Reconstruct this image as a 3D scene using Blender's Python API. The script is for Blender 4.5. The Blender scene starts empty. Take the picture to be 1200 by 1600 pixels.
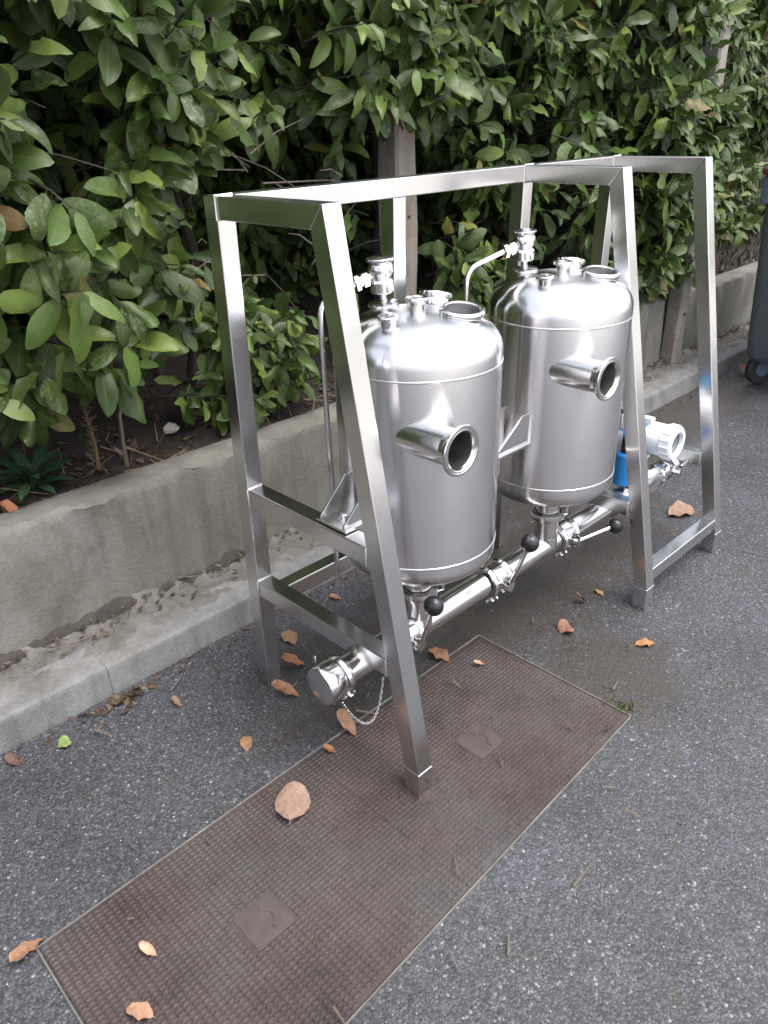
import bpy, math, random
import numpy as np
from mathutils import Vector, Matrix
rnd = random.Random(7)
nr = np.random.default_rng(11)
S = bpy.context.scene
COL = S.collection

# ------------------------------------------------------------------ camera
cam_d = bpy.data.cameras.new('camera'); cam = bpy.data.objects.new('camera', cam_d); COL.objects.link(cam)
R = np.array([[0.7110, -0.3410, 0.6150], [-0.7030, -0.3090, 0.6400], [-0.0283, -0.8876, -0.4597]])
u_, _, vt_ = np.linalg.svd(R); R = u_ @ vt_
M = Matrix.Identity(4)
for i in range(3):
    M[i][0] = R[i, 0]; M[i][1] = -R[i, 1]; M[i][2] = -R[i, 2]
M[2][3] = 1.55
cam.matrix_world = M
cam_d.sensor_fit = 'VERTICAL'; cam_d.sensor_height = 24; cam_d.lens = 24 * 1184.3 / 1600
cam_d.clip_start = 0.02; cam_d.clip_end = 600
S.camera = cam

# ------------------------------------------------------------------ sky, sun, exposure
SUN = Vector((0.12, -0.38, 0.92)).normalized()
el = math.asin(SUN.z); az = math.atan2(SUN.x, SUN.y)
W = bpy.data.worlds.new('World'); S.world = W; W.use_nodes = True
wn = W.node_tree.nodes; wl = W.node_tree.links; wn.clear()
sky = wn.new('ShaderNodeTexSky'); sky.sky_type = 'NISHITA'; sky.sun_disc = False
sky.sun_elevation = el; sky.sun_rotation = az; sky.dust_density = 4.0; sky.air_density = 1.0; sky.ozone_density = 1.0
hs = wn.new('ShaderNodeHueSaturation'); hs.inputs['Saturation'].default_value = 0.38; hs.inputs['Value'].default_value = 1.0
bg = wn.new('ShaderNodeBackground'); bg.inputs['Strength'].default_value = 0.15
wo = wn.new('ShaderNodeOutputWorld')
wl.new(sky.outputs[0], hs.inputs['Color']); wl.new(hs.outputs[0], bg.inputs[0]); wl.new(bg.outputs[0], wo.inputs[0])
sd = bpy.data.lights.new('sun', 'SUN'); sd.energy = 0.5; sd.angle = math.radians(35); sd.color = (1.0, 0.96, 0.9)
so = bpy.data.objects.new('sun', sd); COL.objects.link(so); so.rotation_euler = SUN.to_track_quat('Z', 'Y').to_euler()
S.view_settings.view_transform = 'Standard'; S.view_settings.look = 'None'
S.view_settings.gamma = 1; S.view_settings.use_curve_mapping = False
S.view_settings.exposure = 1.75
S.render.filter_size = 2.0

# ------------------------------------------------------------------ material helpers
def newmat(name):
    m = bpy.data.materials.new(name); m.use_nodes = True
    nt = m.node_tree
    return m, nt, nt.nodes['Principled BSDF'], nt.nodes, nt.links
def noise(nt, scale, detail=4, rough=.55, vec=None, dist=0):
    n = nt.nodes.new('ShaderNodeTexNoise'); n.inputs['Scale'].default_value = scale
    n.inputs['Detail'].default_value = detail; n.inputs['Roughness'].default_value = rough
    n.inputs['Distortion'].default_value = dist
    if vec is not None: nt.links.new(vec, n.inputs['Vector'])
    return n
def ramp(nt, fac, stops):
    r = nt.nodes.new('ShaderNodeValToRGB'); e = r.color_ramp.elements
    while len(e) < len(stops): e.new(.5)
    for i, (p, c) in enumerate(stops):
        e[i].position = p; e[i].color = (c[0], c[1], c[2], 1) if not isinstance(c, (int, float)) else (c, c, c, 1)
    nt.links.new(fac, r.inputs[0]); return r
def mix(nt, fac, a, b, mode='MIX'):
    n = nt.nodes.new('ShaderNodeMix'); n.data_type = 'RGBA'; n.blend_type = mode
    for k, v in ((0, fac), (6, a), (7, b)):
        if hasattr(v, 'links'): nt.links.new(v, n.inputs[k])
        elif k == 0: n.inputs[0].default_value = v
        else: n.inputs[k].default_value = (v[0], v[1], v[2], 1)
    return n.outputs[2]
def math_(nt, op, a, b=None, c=None):
    n = nt.nodes.new('ShaderNodeMath'); n.operation = op
    for i, v in enumerate((a, b, c)):
        if v is None: continue
        if hasattr(v, 'links'): nt.links.new(v, n.inputs[i])
        else: n.inputs[i].default_value = v
    return n.outputs[0]
def objco(nt, out='Object', scale=None):
    t = nt.nodes.new('ShaderNodeTexCoord')
    if scale is None: return t.outputs[out]
    mp = nt.nodes.new('ShaderNodeMapping'); mp.inputs['Scale'].default_value = scale
    nt.links.new(t.outputs[out], mp.inputs[0]); return mp.outputs[0]
def geopos(nt):
    return nt.nodes.new('ShaderNodeNewGeometry').outputs['Position']
def bump(nt, b, h, strength, dist=.01):
    n = nt.nodes.new('ShaderNodeBump'); n.inputs['Strength'].default_value = strength; n.inputs['Distance'].default_value = dist
    nt.links.new(h, n.inputs['Height']); nt.links.new(n.outputs[0], b.inputs['Normal']); return n

ANROT = 0.25
def steel(name, base, rough, brush=(60, 60, 2), var=.10, bstr=.02, aniso=0):
    m, nt, b, N, L = newmat(name)
    if aniso:
        b.inputs['Anisotropic'].default_value = aniso; b.inputs['Anisotropic Rotation'].default_value = ANROT
        tg = N.new('ShaderNodeTangent'); tg.direction_type = 'RADIAL'; tg.axis = 'Z'; L.new(tg.outputs[0], b.inputs['Tangent'])
    b.inputs['Metallic'].default_value = 1
    co = objco(nt, 'Object', brush)
    n1 = noise(nt, 6, 5, .6, co)
    n2 = noise(nt, 5, 4, .6, objco(nt))
    r = math_(nt, 'MULTIPLY_ADD', n1.outputs[0], var, rough - var * .5)
    r = math_(nt, 'MULTIPLY_ADD', n2.outputs[0], .05, math_(nt, 'SUBTRACT', r, .025))
    L.new(r, b.inputs['Roughness'])
    L.new(mix(nt, n2.outputs[0], [c * .9 for c in base], [min(1, c * 1.07) for c in base]), b.inputs['Base Color'])
    if bstr: bump(nt, b, n1.outputs[0], bstr, .002)
    return m
def plain(name, col, rough=.5, metal=0, var=.15, scale=30, bstr=0.0):
    m, nt, b, N, L = newmat(name)
    n = noise(nt, scale, 4, .6, objco(nt))
    L.new(mix(nt, n.outputs[0], [c * (1 - var) for c in col], [c * (1 + var) for c in col]), b.inputs['Base Color'])
    b.inputs['Roughness'].default_value = rough; b.inputs['Metallic'].default_value = metal
    if bstr: bump(nt, b, n.outputs[0], bstr, .003)
    return m

MAT = {}
MAT['tube_steel'] = steel('tube_steel', (.66, .65, .65), .21, (4, 4, 25), .04, 0)
MAT['rail_steel'] = steel('rail_steel', (.66, .65, .65), .21, (25, 4, 4), .04, 0)
MAT['shell_steel'] = steel('shell_steel', (.72, .71, .72), .205, (4, 4, 60), .02, 0, .93)
MAT['shaded_bore_steel'] = steel('shaded_bore_steel', (.26, .255, .25), .42, (8, 8, 8), .1, 0)  # nozzle lining coloured dark for the shade inside the bore
MAT['fitting_steel'] = steel('fitting_steel', (.70, .685, .68), .17, (8, 8, 8), .05, 0)
MAT['pipe_steel'] = steel('pipe_steel', (.68, .665, .66), .20, (2, 50, 50), .05, 0)
MAT['weld'] = steel('weld', (.70, .69, .68), .32, (30, 30, 30), .15, .1)
MAT['black_plastic'] = plain('black_plastic', (.012, .012, .014), .32)
MAT['white_paint'] = plain('white_paint', (.78, .79, .80), .35, var=.03)
MAT['blue_paint'] = plain('blue_paint', (.012, .16, .42), .4, var=.1)
MAT['light_blue'] = plain('light_blue', (.03, .33, .75), .4, var=.05)
MAT['glass_dark'] = plain('glass_dark', (.10, .12, .13), .12, var=.1)
MAT['bin_plastic'] = plain('bin_plastic', (.060, .070, .080), .45, var=.12, scale=8)
MAT['bin_rim'] = plain('bin_rim', (.10, .13, .18), .4, var=.1)
MAT['bin_lid'] = plain('bin_lid', (.13, .035, .04), .4, var=.1)
MAT['rubber'] = plain('rubber', (.015, .015, .016), .6)

def mk_asphalt():
    m, nt, b, N, L = newmat('asphalt')
    p = geopos(nt)
    v = N.new('ShaderNodeTexVoronoi'); v.inputs['Scale'].default_value = 165; L.new(p, v.inputs['Vector'])
    v2 = N.new('ShaderNodeTexVoronoi'); v2.inputs['Scale'].default_value = 240; L.new(p, v2.inputs['Vector'])
    n1 = noise(nt, 2.2, 5, .6, p); n2 = noise(nt, 38, 3, .6, p); n3 = noise(nt, .9, 4, .6, p)
    sep = N.new('ShaderNodeSeparateColor'); L.new(v.outputs['Color'], sep.inputs[0])
    stone = ramp(nt, sep.outputs[0], [(0, (.038, .038, .041)), (.45, (.056, .056, .061)), (.80, (.082, .081, .087)), (.96, (.098, .097, .102)), (.985, (.17, .17, .17)), (1, (.27, .265, .26))])
    edge = ramp(nt, v.outputs['Distance'], [(.34, (1, 1, 1)), (.66, (.62, .62, .63))])
    c = mix(nt, 1.0, stone.outputs[0], edge.outputs[0], 'MULTIPLY')
    fine = ramp(nt, v2.outputs['Distance'], [(.2, (1.1, 1.1, 1.12)), (.7, (.72, .72, .74))])
    c = mix(nt, .8, c, fine.outputs[0], 'MULTIPLY')
    tone = ramp(nt, n1.outputs[0], [(.3, (.70, .70, .71)), (.52, (.98, .99, 1.03)), (.75, (1.22, 1.23, 1.31))])
    c = mix(nt, 1.0, c, tone.outputs[0], 'MULTIPLY')
    # old damp and mossy patch by the skid, darkened further as contact shadow
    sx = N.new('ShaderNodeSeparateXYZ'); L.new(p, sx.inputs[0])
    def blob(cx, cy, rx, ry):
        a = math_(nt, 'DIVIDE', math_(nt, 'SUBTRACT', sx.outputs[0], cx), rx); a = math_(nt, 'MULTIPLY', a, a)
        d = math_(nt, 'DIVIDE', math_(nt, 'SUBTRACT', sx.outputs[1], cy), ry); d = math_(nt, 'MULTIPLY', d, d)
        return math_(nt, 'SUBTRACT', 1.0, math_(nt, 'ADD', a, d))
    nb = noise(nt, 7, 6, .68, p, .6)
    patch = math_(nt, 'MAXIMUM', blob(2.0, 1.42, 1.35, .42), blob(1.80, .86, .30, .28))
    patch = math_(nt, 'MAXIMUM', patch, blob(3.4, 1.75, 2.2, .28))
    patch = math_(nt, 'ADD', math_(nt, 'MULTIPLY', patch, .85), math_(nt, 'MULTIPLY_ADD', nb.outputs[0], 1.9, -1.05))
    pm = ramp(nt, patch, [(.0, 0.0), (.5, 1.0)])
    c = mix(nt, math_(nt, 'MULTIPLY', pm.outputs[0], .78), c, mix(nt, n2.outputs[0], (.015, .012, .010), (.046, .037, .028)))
    moss = ramp(nt, noise(nt, 5.5, 7, .74, p, .5).outputs[0], [(.56, 0.0), (.68, .55)])
    c = mix(nt, moss.outputs[0], c, (.040, .036, .020))
    L.new(c, b.inputs['Base Color'])
    L.new(ramp(nt, sep.outputs[1], [(0, .45), (1, .8)]).outputs[0], b.inputs['Roughness'])
    h = mix(nt, .5, ramp(nt, v.outputs['Distance'], [(0, 1.0), (.7, 0.0)]).outputs[0], n2.outputs[0])
    bump(nt, b, h, .5, .005)
    return m
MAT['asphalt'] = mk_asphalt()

def mk_concrete(name, base, dark, scale=3, stain=.5, rust=0):
    m, nt, b, N, L = newmat(name)
    p = geopos(nt)
    n1 = noise(nt, scale, 7, .66, p, .4); n2 = noise(nt, 60, 4, .65, p); n3 = noise(nt, scale * .5, 5, .6, p)
    c = ramp(nt, n1.outputs[0], [(.28, dark), (.5, base), (.78, [x * 1.18 for x in base])]).outputs[0]
    c = mix(nt, .55, c, ramp(nt, n2.outputs[0], [(.3, (.72, .71, .69)), (.6, (1.05, 1.05, 1.05))]).outputs[0], 'MULTIPLY')
    st = ramp(nt, n3.outputs[0], [(.5, 0.0), (.68, stain)])
    c = mix(nt, st.outputs[0], c, [dark[0] * .75, dark[1] * .66, dark[2] * .5])
    sv = N.new('ShaderNodeMapping'); sv.inputs['Scale'].default_value = (9, 9, .8); L.new(p, sv.inputs[0])
    dr = noise(nt, 1.6, 5, .6, sv.outputs[0])
    c = mix(nt, .5, c, ramp(nt, dr.outputs[0], [(.34, (.55, .53, .48)), (.55, (1.05, 1.05, 1.05))]).outputs[0], 'MULTIPLY')
    if rust:
        rr = ramp(nt, noise(nt, 5, 4, .6, p).outputs[0], [(.55, 0.0), (.6, rust)])
        c = mix(nt, rr.outputs[0], c, (.17, .09, .06))
    L.new(c, b.inputs['Base Color']); b.inputs['Roughness'].default_value = .9
    pit = N.new('ShaderNodeTexVoronoi'); pit.inputs['Scale'].default_value = 130; L.new(p, pit.inputs['Vector'])
    bump(nt, b, mix(nt, .35, n2.outputs[0], pit.outputs['Distance']), .45, .006)
    return m
MAT['wall_concrete'] = mk_concrete('wall_concrete', (.152, .147, .131), (.092, .087, .073), 2.6, .5)
MAT['kerb_concrete'] = mk_concrete('kerb_concrete', (.170, .170, .170), (.11, .108, .104), 4, .3)
MAT['verge_dirt'] = mk_concrete('verge_dirt', (.128, .123, .114), (.080, .075, .067), 7, .45)
MAT['post_concrete'] = mk_concrete('post_concrete', (.205, .182, .155), (.13, .114, .096), 6, .3, .35)
MAT['pale_post'] = mk_concrete('pale_post', (.21, .195, .175), (.13, .12, .105), 6, .4, .35)
MAT['pale_ground'] = mk_concrete('pale_ground', (.50, .49, .47), (.40, .39, .37), 2, .1)
MAT['stone'] = mk_concrete('stone', (.36, .35, .33), (.22, .21, .2), 20, .2)

def mk_soil():
    m, nt, b, N, L = newmat('soil'); p = geopos(nt)
    n1 = noise(nt, 9, 8, .7, p); n2 = noise(nt, 70, 5, .7, p)
    c = ramp(nt, n1.outputs[0], [(.3, (.010, .0075, .006)), (.55, (.024, .017, .013)), (.75, (.048, .036, .027))]).outputs[0]
    c = mix(nt, .8, c, ramp(nt, n2.outputs[0], [(.3, (.45, .43, .4)), (.65, (1.3, 1.25, 1.2))]).outputs[0], 'MULTIPLY')
    L.new(c, b.inputs['Base Color']); b.inputs['Roughness'].default_value = .95
    bump(nt, b, mix(nt, .5, n1.outputs[0], n2.outputs[0]), 1.0, .03)
    return m
MAT['soil'] = mk_soil()

MAT['verge_dark_strip'] = mk_concrete('verge_dark_strip', (.042, .037, .030), (.020, .017, .014), 12, .6)
def mk_iron():
    m, nt, b, N, L = newmat('cast_iron'); p = geopos(nt)
    n1 = noise(nt, 5, 6, .65, p); n2 = noise(nt, 90, 3, .6, p); n3 = noise(nt, 2.2, 4, .6, p)
    c = ramp(nt, n1.outputs[0], [(.3, (.027, .018, .017)), (.5, (.050, .035, .032)), (.72, (.068, .052, .048))]).outputs[0]
    dust = ramp(nt, n3.outputs[0], [(.46, 0.0), (.70, .65)])
    c = mix(nt, dust.outputs[0], c, (.072, .071, .072))
    c = mix(nt, .6, c, ramp(nt, n2.outputs[0], [(.3, (.6, .6, .6)), (.65, (1.2, 1.2, 1.2))]).outputs[0], 'MULTIPLY')
    L.new(c, b.inputs['Base Color']); b.inputs['Roughness'].default_value = .62
    b.inputs['Metallic'].default_value = .15
    bump(nt, b, n2.outputs[0], .3, .002)
    return m
MAT['cast_iron'] = mk_iron()
MAT['iron_pad'] = plain('iron_pad', (.058, .045, .042), .62, .1, .45, 26, .4)
MAT['iron_frame'] = plain('iron_frame', (.12, .11, .098), .8, 0, .85, 12, .3)

def mk_leaf(name, stops, blotch=.5, tr=.18):
    m, nt, b, N, L = newmat(name)
    oi = N.new('ShaderNodeObjectInfo'); at = N.new('ShaderNodeAttribute'); at.attribute_name = 'tint'
    r = math_(nt, 'FRACT', math_(nt, 'ADD', oi.outputs['Random'], at.outputs['Fac']))
    r2 = math_(nt, 'FRACT', math_(nt, 'MULTIPLY', r, 17.31))
    c = ramp(nt, r, stops).outputs[0]
    uv = N.new('ShaderNodeUVMap'); uv.uv_map = 'UVMap'
    sx = N.new('ShaderNodeSeparateXYZ'); L.new(uv.outputs[0], sx.inputs[0])
    ax = math_(nt, 'ABSOLUTE', math_(nt, 'SUBTRACT', sx.outputs[0], .5))
    p = geopos(nt)
    n1 = noise(nt, 30, 4, .6, p)
    c = mix(nt, .5, c, ramp(nt, n1.outputs[0], [(.3, (.7, .72, .7)), (.7, (1.25, 1.22, 1.15))]).outputs[0], 'MULTIPLY')
    mid = ramp(nt, ax, [(.015, 1.0), (.05, 0.0)])
    c = mix(nt, math_(nt, 'MULTIPLY', mid.outputs[0], .5), c, (.09, .12, .05))
    # side veins
    vv = math_(nt, 'SINE', math_(nt, 'MULTIPLY', math_(nt, 'SUBTRACT', sx.outputs[1], math_(nt, 'MULTIPLY', ax, .55)), 62.0))
    vn = ramp(nt, vv, [(.86, 0.0), (1.0, .16)])
    c = mix(nt, vn.outputs[0], c, (.075, .10, .045))
    # pale mildewed patches on some leaves
    n2 = noise(nt, 55, 5, .7, p, .5)
    bl = math_(nt, 'MULTIPLY', ramp(nt, n2.outputs[0], [(.50, 0.0), (.62, 1.0)]).outputs[0], ramp(nt, r2, [(1 - blotch, 0.0), (1.0, .75)]).outputs[0])
    c = mix(nt, bl, c, (.155, .165, .11))
    back = N.new('ShaderNodeNewGeometry').outputs['Backfacing']
    c = mix(nt, math_(nt, 'MULTIPLY', back, .6), c, (.065, .09, .038))
    L.new(c, b.inputs['Base Color'])
    L.new(math_(nt, 'MULTIPLY_ADD', n1.outputs[0], .25, .24), b.inputs['Roughness'])
    b.inputs['Specular IOR Level'].default_value = .27
    hh = math_(nt, 'ADD', math_(nt, 'MULTIPLY', vn.outputs[0], -2.0), n1.outputs[0])
    bump(nt, b, hh, .25, .004)
    t = N.new('ShaderNodeBsdfTranslucent'); L.new(mix(nt, .5, c, (.08, .15, .02)), t.inputs['Color'])
    ms = N.new('ShaderNodeMixShader'); ms.inputs[0].default_value = tr
    L.new(b.outputs[0], ms.inputs[1]); L.new(t.outputs[0], ms.inputs[2])
    L.new(ms.outputs[0], N['Material Output'].inputs['Surface'])
    return m
MAT['leaf'] = mk_leaf('laurel_leaf', [(0, (.026, .046, .011)), (.35, (.041, .073, .016)), (.7, (.063, .106, .023)), (.88, (.100, .150, .031)), (.965, (.135, .180, .040)), (.975, (.15, .11, .03)), (.985, (.12, .065, .025)), (1, (.125, .18, .032))], .42, .16)
MAT['weed_leaf'] = mk_leaf('weed_leaf', [(0, (.020, .052, .028)), (1, (.034, .080, .040))], .05)
def mk_dead(stops=None):
    m, nt, b, N, L = newmat('dead_leaf')
    oi = N.new('ShaderNodeObjectInfo'); at = N.new('ShaderNodeAttribute'); at.attribute_name = 'tint'
    r = math_(nt, 'FRACT', math_(nt, 'ADD', oi.outputs['Random'], at.outputs['Fac']))
    c = ramp(nt, r, stops or [(0, (.155, .092, .062)), (.35, (.175, .118, .088)), (.7, (.14, .082, .056)), (1, (.185, .135, .10))]).outputs[0]
    c = mix(nt, oi.outputs['Alpha'], (1, 1, 1), mix(nt, 1.0, c, oi.outputs['Color'], 'MULTIPLY'))
    n1 = noise(nt, 60, 5, .65, geopos(nt))
    c = mix(nt, .7, c, ramp(nt, n1.outputs[0], [(.3, (.5, .45, .4)), (.6, (1.1, 1.1, 1.1))]).outputs[0], 'MULTIPLY')
    L.new(c, b.inputs['Base Color']); b.inputs['Roughness'].default_value = .6
    bump(nt, b, n1.outputs[0], .4, .004)
    return m
MAT['dead_leaf'] = mk_dead()
MAT['bark'] = plain('bark', (.030, .024, .019), .9, 0, .5, 25, .8)
MAT['pale_twig'] = plain('pale_twig', (.095, .078, .056), .85, 0, .35, 40, .3)
MAT['dry_stalk'] = plain('dry_stalk', (.13, .085, .045), .9, 0, .4, 60, .3)
MAT['litter'] = mk_dead([(0, (.040, .024, .016)), (.4, (.070, .045, .028)), (.75, (.055, .030, .020)), (.95, (.105, .075, .05)), (1, (.16, .125, .09))]); MAT['litter'].name = 'litter'
MAT['grass'] = plain('grass', (.14, .15, .06), .7, 0, .5, 20)
MAT['dry_grass'] = plain('dry_grass', (.070, .060, .036), .85, 0, .5, 20)

# ------------------------------------------------------------------ mesh helpers
class MB:
    def __init__(s): s.v = []; s.f = []
    def add(s, vs, fs):
        o = len(s.v); s.v += [tuple(v) for v in vs]; s.f += [tuple(i + o for i in f) for f in fs]; return s
    def box(s, x0, x1, y0, y1, z0, z1):
        return s.add([(x0, y0, z0), (x1, y0, z0), (x1, y1, z0), (x0, y1, z0), (x0, y0, z1), (x1, y0, z1), (x1, y1, z1), (x0, y1, z1)],
                     [(0, 3, 2, 1), (4, 5, 6, 7), (0, 1, 5, 4), (1, 2, 6, 5), (2, 3, 7, 6), (3, 0, 4, 7)])
    def tube(s, pts, r, n=10, caps=True, radii=None):
        pts = [Vector(p) for p in pts]; k = len(pts); prev = None; rings = []
        for i, p in enumerate(pts):
            t = (pts[min(i + 1, k - 1)] - pts[max(i - 1, 0)]).normalized()
            if prev is None:
                a = Vector((0, 0, 1)) if abs(t.z) < .9 else Vector((1, 0, 0)); u = t.cross(a).normalized()
            else: u = (prev - t * prev.dot(t)).normalized()
            prev = u; w = t.cross(u); rr = radii[i] if radii else r
            rings.append([p + (u * math.cos(2 * math.pi * j / n) + w * math.sin(2 * math.pi * j / n)) * rr for j in range(n)])
        vs = [v for ring in rings for v in ring]; fs = []
        for i in range(k - 1):
            for j in range(n): fs.append((i * n + j, i * n + (j + 1) % n, (i + 1) * n + (j + 1) % n, (i + 1) * n + j))
        if caps: fs += [tuple(range(n - 1, -1, -1)), tuple(range((k - 1) * n, k * n))]
        return s.add(vs, fs)
    def lathe(s, prof, o=(0, 0, 0), axis=(0, 0, 1), n=48, closed=False):
        ax = Vector(axis).normalized(); a = Vector((0, 0, 1)) if abs(ax.z) < .9 else Vector((1, 0, 0))
        u = a.cross(ax).normalized(); w = ax.cross(u); o = Vector(o); vs = []; fs = []; k = len(prof)
        for r, h in prof:
            for j in range(n):
                t = 2 * math.pi * j / n; vs.append(o + ax * h + (u * math.cos(t) + w * math.sin(t)) * max(r, 1e-5))
        for i in range(k - 1 if not closed else k):
            i2 = (i + 1) % k
            for j in range(n): fs.append((i * n + j, i * n + (j + 1) % n, i2 * n + (j + 1) % n, i2 * n + j))
        return s.add(vs, fs)
    def prism(s, poly, axis, a, b):
        # poly in the two other axes, extruded along axis ('x': poly is (y,z); 'y': (x,z); 'z': (x,y))
        def P(q, t): return {'x': (t, q[0], q[1]), 'y': (q[0], t, q[1]), 'z': (q[0], q[1], t)}[axis]
        k = len(poly); vs = [P(q, a) for q in poly] + [P(q, b) for q in poly]
        fs = [tuple(range(k - 1, -1, -1)), tuple(range(k, 2 * k))] + [(i, (i + 1) % k, k + (i + 1) % k, k + i) for i in range(k)]
        return s.add(vs, fs)
    def build(s, name, mat, parent=None, bevel=0, smooth=True, seg=2):
        me = bpy.data.meshes.new(name); me.from_pydata(s.v, [], s.f); me.update()
        import bmesh
        bm = bmesh.new(); bm.from_mesh(me); bmesh.ops.remove_doubles(bm, verts=bm.verts, dist=1e-5)
        bmesh.ops.recalc_face_normals(bm, faces=bm.faces)
        if bevel:
            es = [e for e in bm.edges if len(e.link_faces) == 2 and e.calc_face_angle(0) > .6]
            bmesh.ops.bevel(bm, geom=es, offset=bevel, segments=seg, affect='EDGES', profile=.5, clamp_overlap=True)
        bm.to_mesh(me); bm.free()
        if smooth:
            me.polygons.foreach_set('use_smooth', [True] * len(me.polygons)); me.set_sharp_from_angle(angle=math.radians(75 if bevel else 32))
        me.materials.append(MAT[mat] if isinstance(mat, str) else mat)
        o = link(name, me, parent)
        if bevel:
            wnm = o.modifiers.new('weighted', 'WEIGHTED_NORMAL'); wnm.mode = 'FACE_AREA'; wnm.weight = 100; wnm.keep_sharp = False
        return o
def link(name, me, parent=None):
    o = bpy.data.objects.new(name, me); COL.objects.link(o)
    if parent is not None:
        o.parent = parent
        if parent.type == 'EMPTY' or parent.location.length > 0:
            o.matrix_parent_inverse = Matrix.Identity(4)
    return o
def tag(o, label, cat, group=None):
    o['label'] = label; o['category'] = cat
    if group: o['group'] = group
    return o
def struct(o): o['kind'] = 'structure'; return o
def stuff(o): o['kind'] = 'stuff'; return o
def thing(name, label, cat, loc=(0, 0, 0), group=None):
    o = bpy.data.objects.new(name, None); COL.objects.link(o); o.location = loc; o.empty_display_size = .1
    return tag(o, label, cat, group)
def np_mesh(name, V, F, mat, attrs=None, uv=None, smooth=True):
    # V (n,3), F (m,k) all of one size
    me = bpy.data.meshes.new(name); k = F.shape[1]
    me.vertices.add(len(V)); me.vertices.foreach_set('co', V.astype(np.float32).ravel())
    me.loops.add(F.size); me.loops.foreach_set('vertex_index', F.astype(np.int32).ravel())
    me.polygons.add(len(F)); me.polygons.foreach_set('loop_start', np.arange(0, F.size, k, dtype=np.int32))
    me.update(calc_edges=True); me.validate()
    if smooth: me.polygons.foreach_set('use_smooth', np.ones(len(F), dtype=bool))
    if attrs is not None:
        a = me.attributes.new('tint', 'FLOAT', 'FACE'); a.data.foreach_set('value', attrs.astype(np.float32))
    if uv is not None:
        l = me.uv_layers.new(name='UVMap'); l.data.foreach_set('uv', uv[F.ravel()].astype(np.float32).ravel())
    me.materials.append(MAT[mat]); return me

# ------------------------------------------------------------------ ground, kerb, wall, soil
def sheet(name, xs, ys, zf, mat):
    X, Y = np.meshgrid(xs, ys); Z = zf(X, Y)
    V = np.stack([X, Y, Z], -1).reshape(-1, 3); nx = len(xs); ny = len(ys)
    i = np.arange((nx - 1) * (ny - 1)); r = i // (nx - 1) * nx + i % (nx - 1)
    F = np.stack([r, r + 1, r + nx + 1, r + nx], -1)
    return link(name, np_mesh(name, V, F, mat))
def wob(X, Y, s, seed=0):
    return (np.sin(X * s + seed) * np.cos(Y * s * 1.3 + seed * 2) + .6 * np.sin(X * s * 2.3 + Y * s * 1.7 + seed) + .4 * np.sin(X * s * 5.1 - Y * s * 4.3 + seed * 3)) / 2
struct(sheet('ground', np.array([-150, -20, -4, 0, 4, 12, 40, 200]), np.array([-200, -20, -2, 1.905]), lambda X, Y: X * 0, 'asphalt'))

struct(sheet('unseen_pale_ground', np.array([-60, -10, -2, 2, 8, 30, 80]), np.array([-90, -30, -10, -2.6]), lambda X, Y: X * 0 + .004, 'pale_ground'))  # unseen pale ground added to give the bright low reflections in the steel
# kerb of stones with open joints
kerb = struct(bpy.data.objects.new('kerb', None)); COL.objects.link(kerb)
joints = [-2.42, -1.40, -.37, .655, 1.68, 2.70, 3.73, 4.75, 5.77, 6.8, 7.8, 8.8, 9.8, 10.8]
for a, b_ in zip(joints[:-1], joints[1:]):
    dz = rnd.uniform(-.004, .004); dy = rnd.uniform(-.004, .004)
    prof = [(1.905 + dy, -.05), (1.917 + dy, .080 + dz), (1.922 + dy, .096 + dz), (1.938 + dy, .103 + dz), (2.055, .105 + dz), (2.055, -.05)]
    m_ = MB().prism(prof, 'x', a + .0003, b_ - .0003)
    m_.build('kerb_stone', 'kerb_concrete', kerb, bevel=.003)
xs = np.linspace(-3, 11, 700); ys = np.linspace(1.945, 2.24, 24)
verge = struct(sheet('verge', xs, ys, lambda X, Y: .098 + .012 * wob(X, Y, 9) + .008 * wob(X, Y, 31, 2) + np.clip((Y - 2.12) / .08, 0, 1) * .030 * (1 + .6 * wob(X, Y, 7, 5)) + .006 - np.clip((2.01 - Y) / .065, 0, 1) * .016, 'verge_dirt'))

struct(sheet('verge_dark_strip', np.linspace(-3, 11, 900), np.linspace(2.13, 2.20, 8), lambda X, Y: .106 + .016 * wob(X, Y, 13, 4) + .012 * wob(X, Y, 47, 2) + .035 * np.clip((Y - 2.10) / .07, 0, 1) * (.8 + .5 * wob(X, Y, 5, 5)) - .02 * np.clip((2.155 - Y) / .025, 0, 1), 'verge_dark_strip'))  # uneven strip of darker colour along the wall base
def wall_piece(x0, x1, label, y=2.17, top=.515, n=None):
    n = n or int((x1 - x0) / .03)
    t = thing('low_wall', label, 'wall', ((x0 + x1) / 2, y + .09, 0))
    xs = np.linspace(x0, x1, n); r_ = []
    prof = [(y - .012, 0.0), (y - .006, .15), (y - .002, .32), (y, top - .035), (y + .004, top - .012), (y + .014, top - .002), (y + .05, top + .004), (y + .11, top + .002), (y + .15, top - .01), (y + .152, 0)]
    V = []
    for i, x in enumerate(xs):
        for j, (yy, zz) in enumerate(prof):
            c = 0
            if 2 < j < 7: c = .008 * math.sin(x * 23 + j) * math.sin(x * 9.7) + rnd.uniform(-.004, .004) + (rnd.uniform(.004, .012) if rnd.random() < .06 else 0)
            V.append((x - (x0 + x1) / 2, yy - (y + .09) + c + .006 * math.sin(x * 3.1), zz + c * .8))
    k = len(prof); F = []
    for i in range(n - 1):
        for j in range(k - 1): F.append((i * k + j, (i + 1) * k + j, (i + 1) * k + j + 1, i * k + j + 1))
    m_ = MB().add(V, F + [tuple(range(k)), tuple(range((n - 1) * k, n * k))[::-1]])
    m_.build('wall_body', 'wall_concrete', t)
    return t
wall_piece(-3, 4.56, 'long low stained concrete retaining wall running behind the steel skid')
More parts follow.
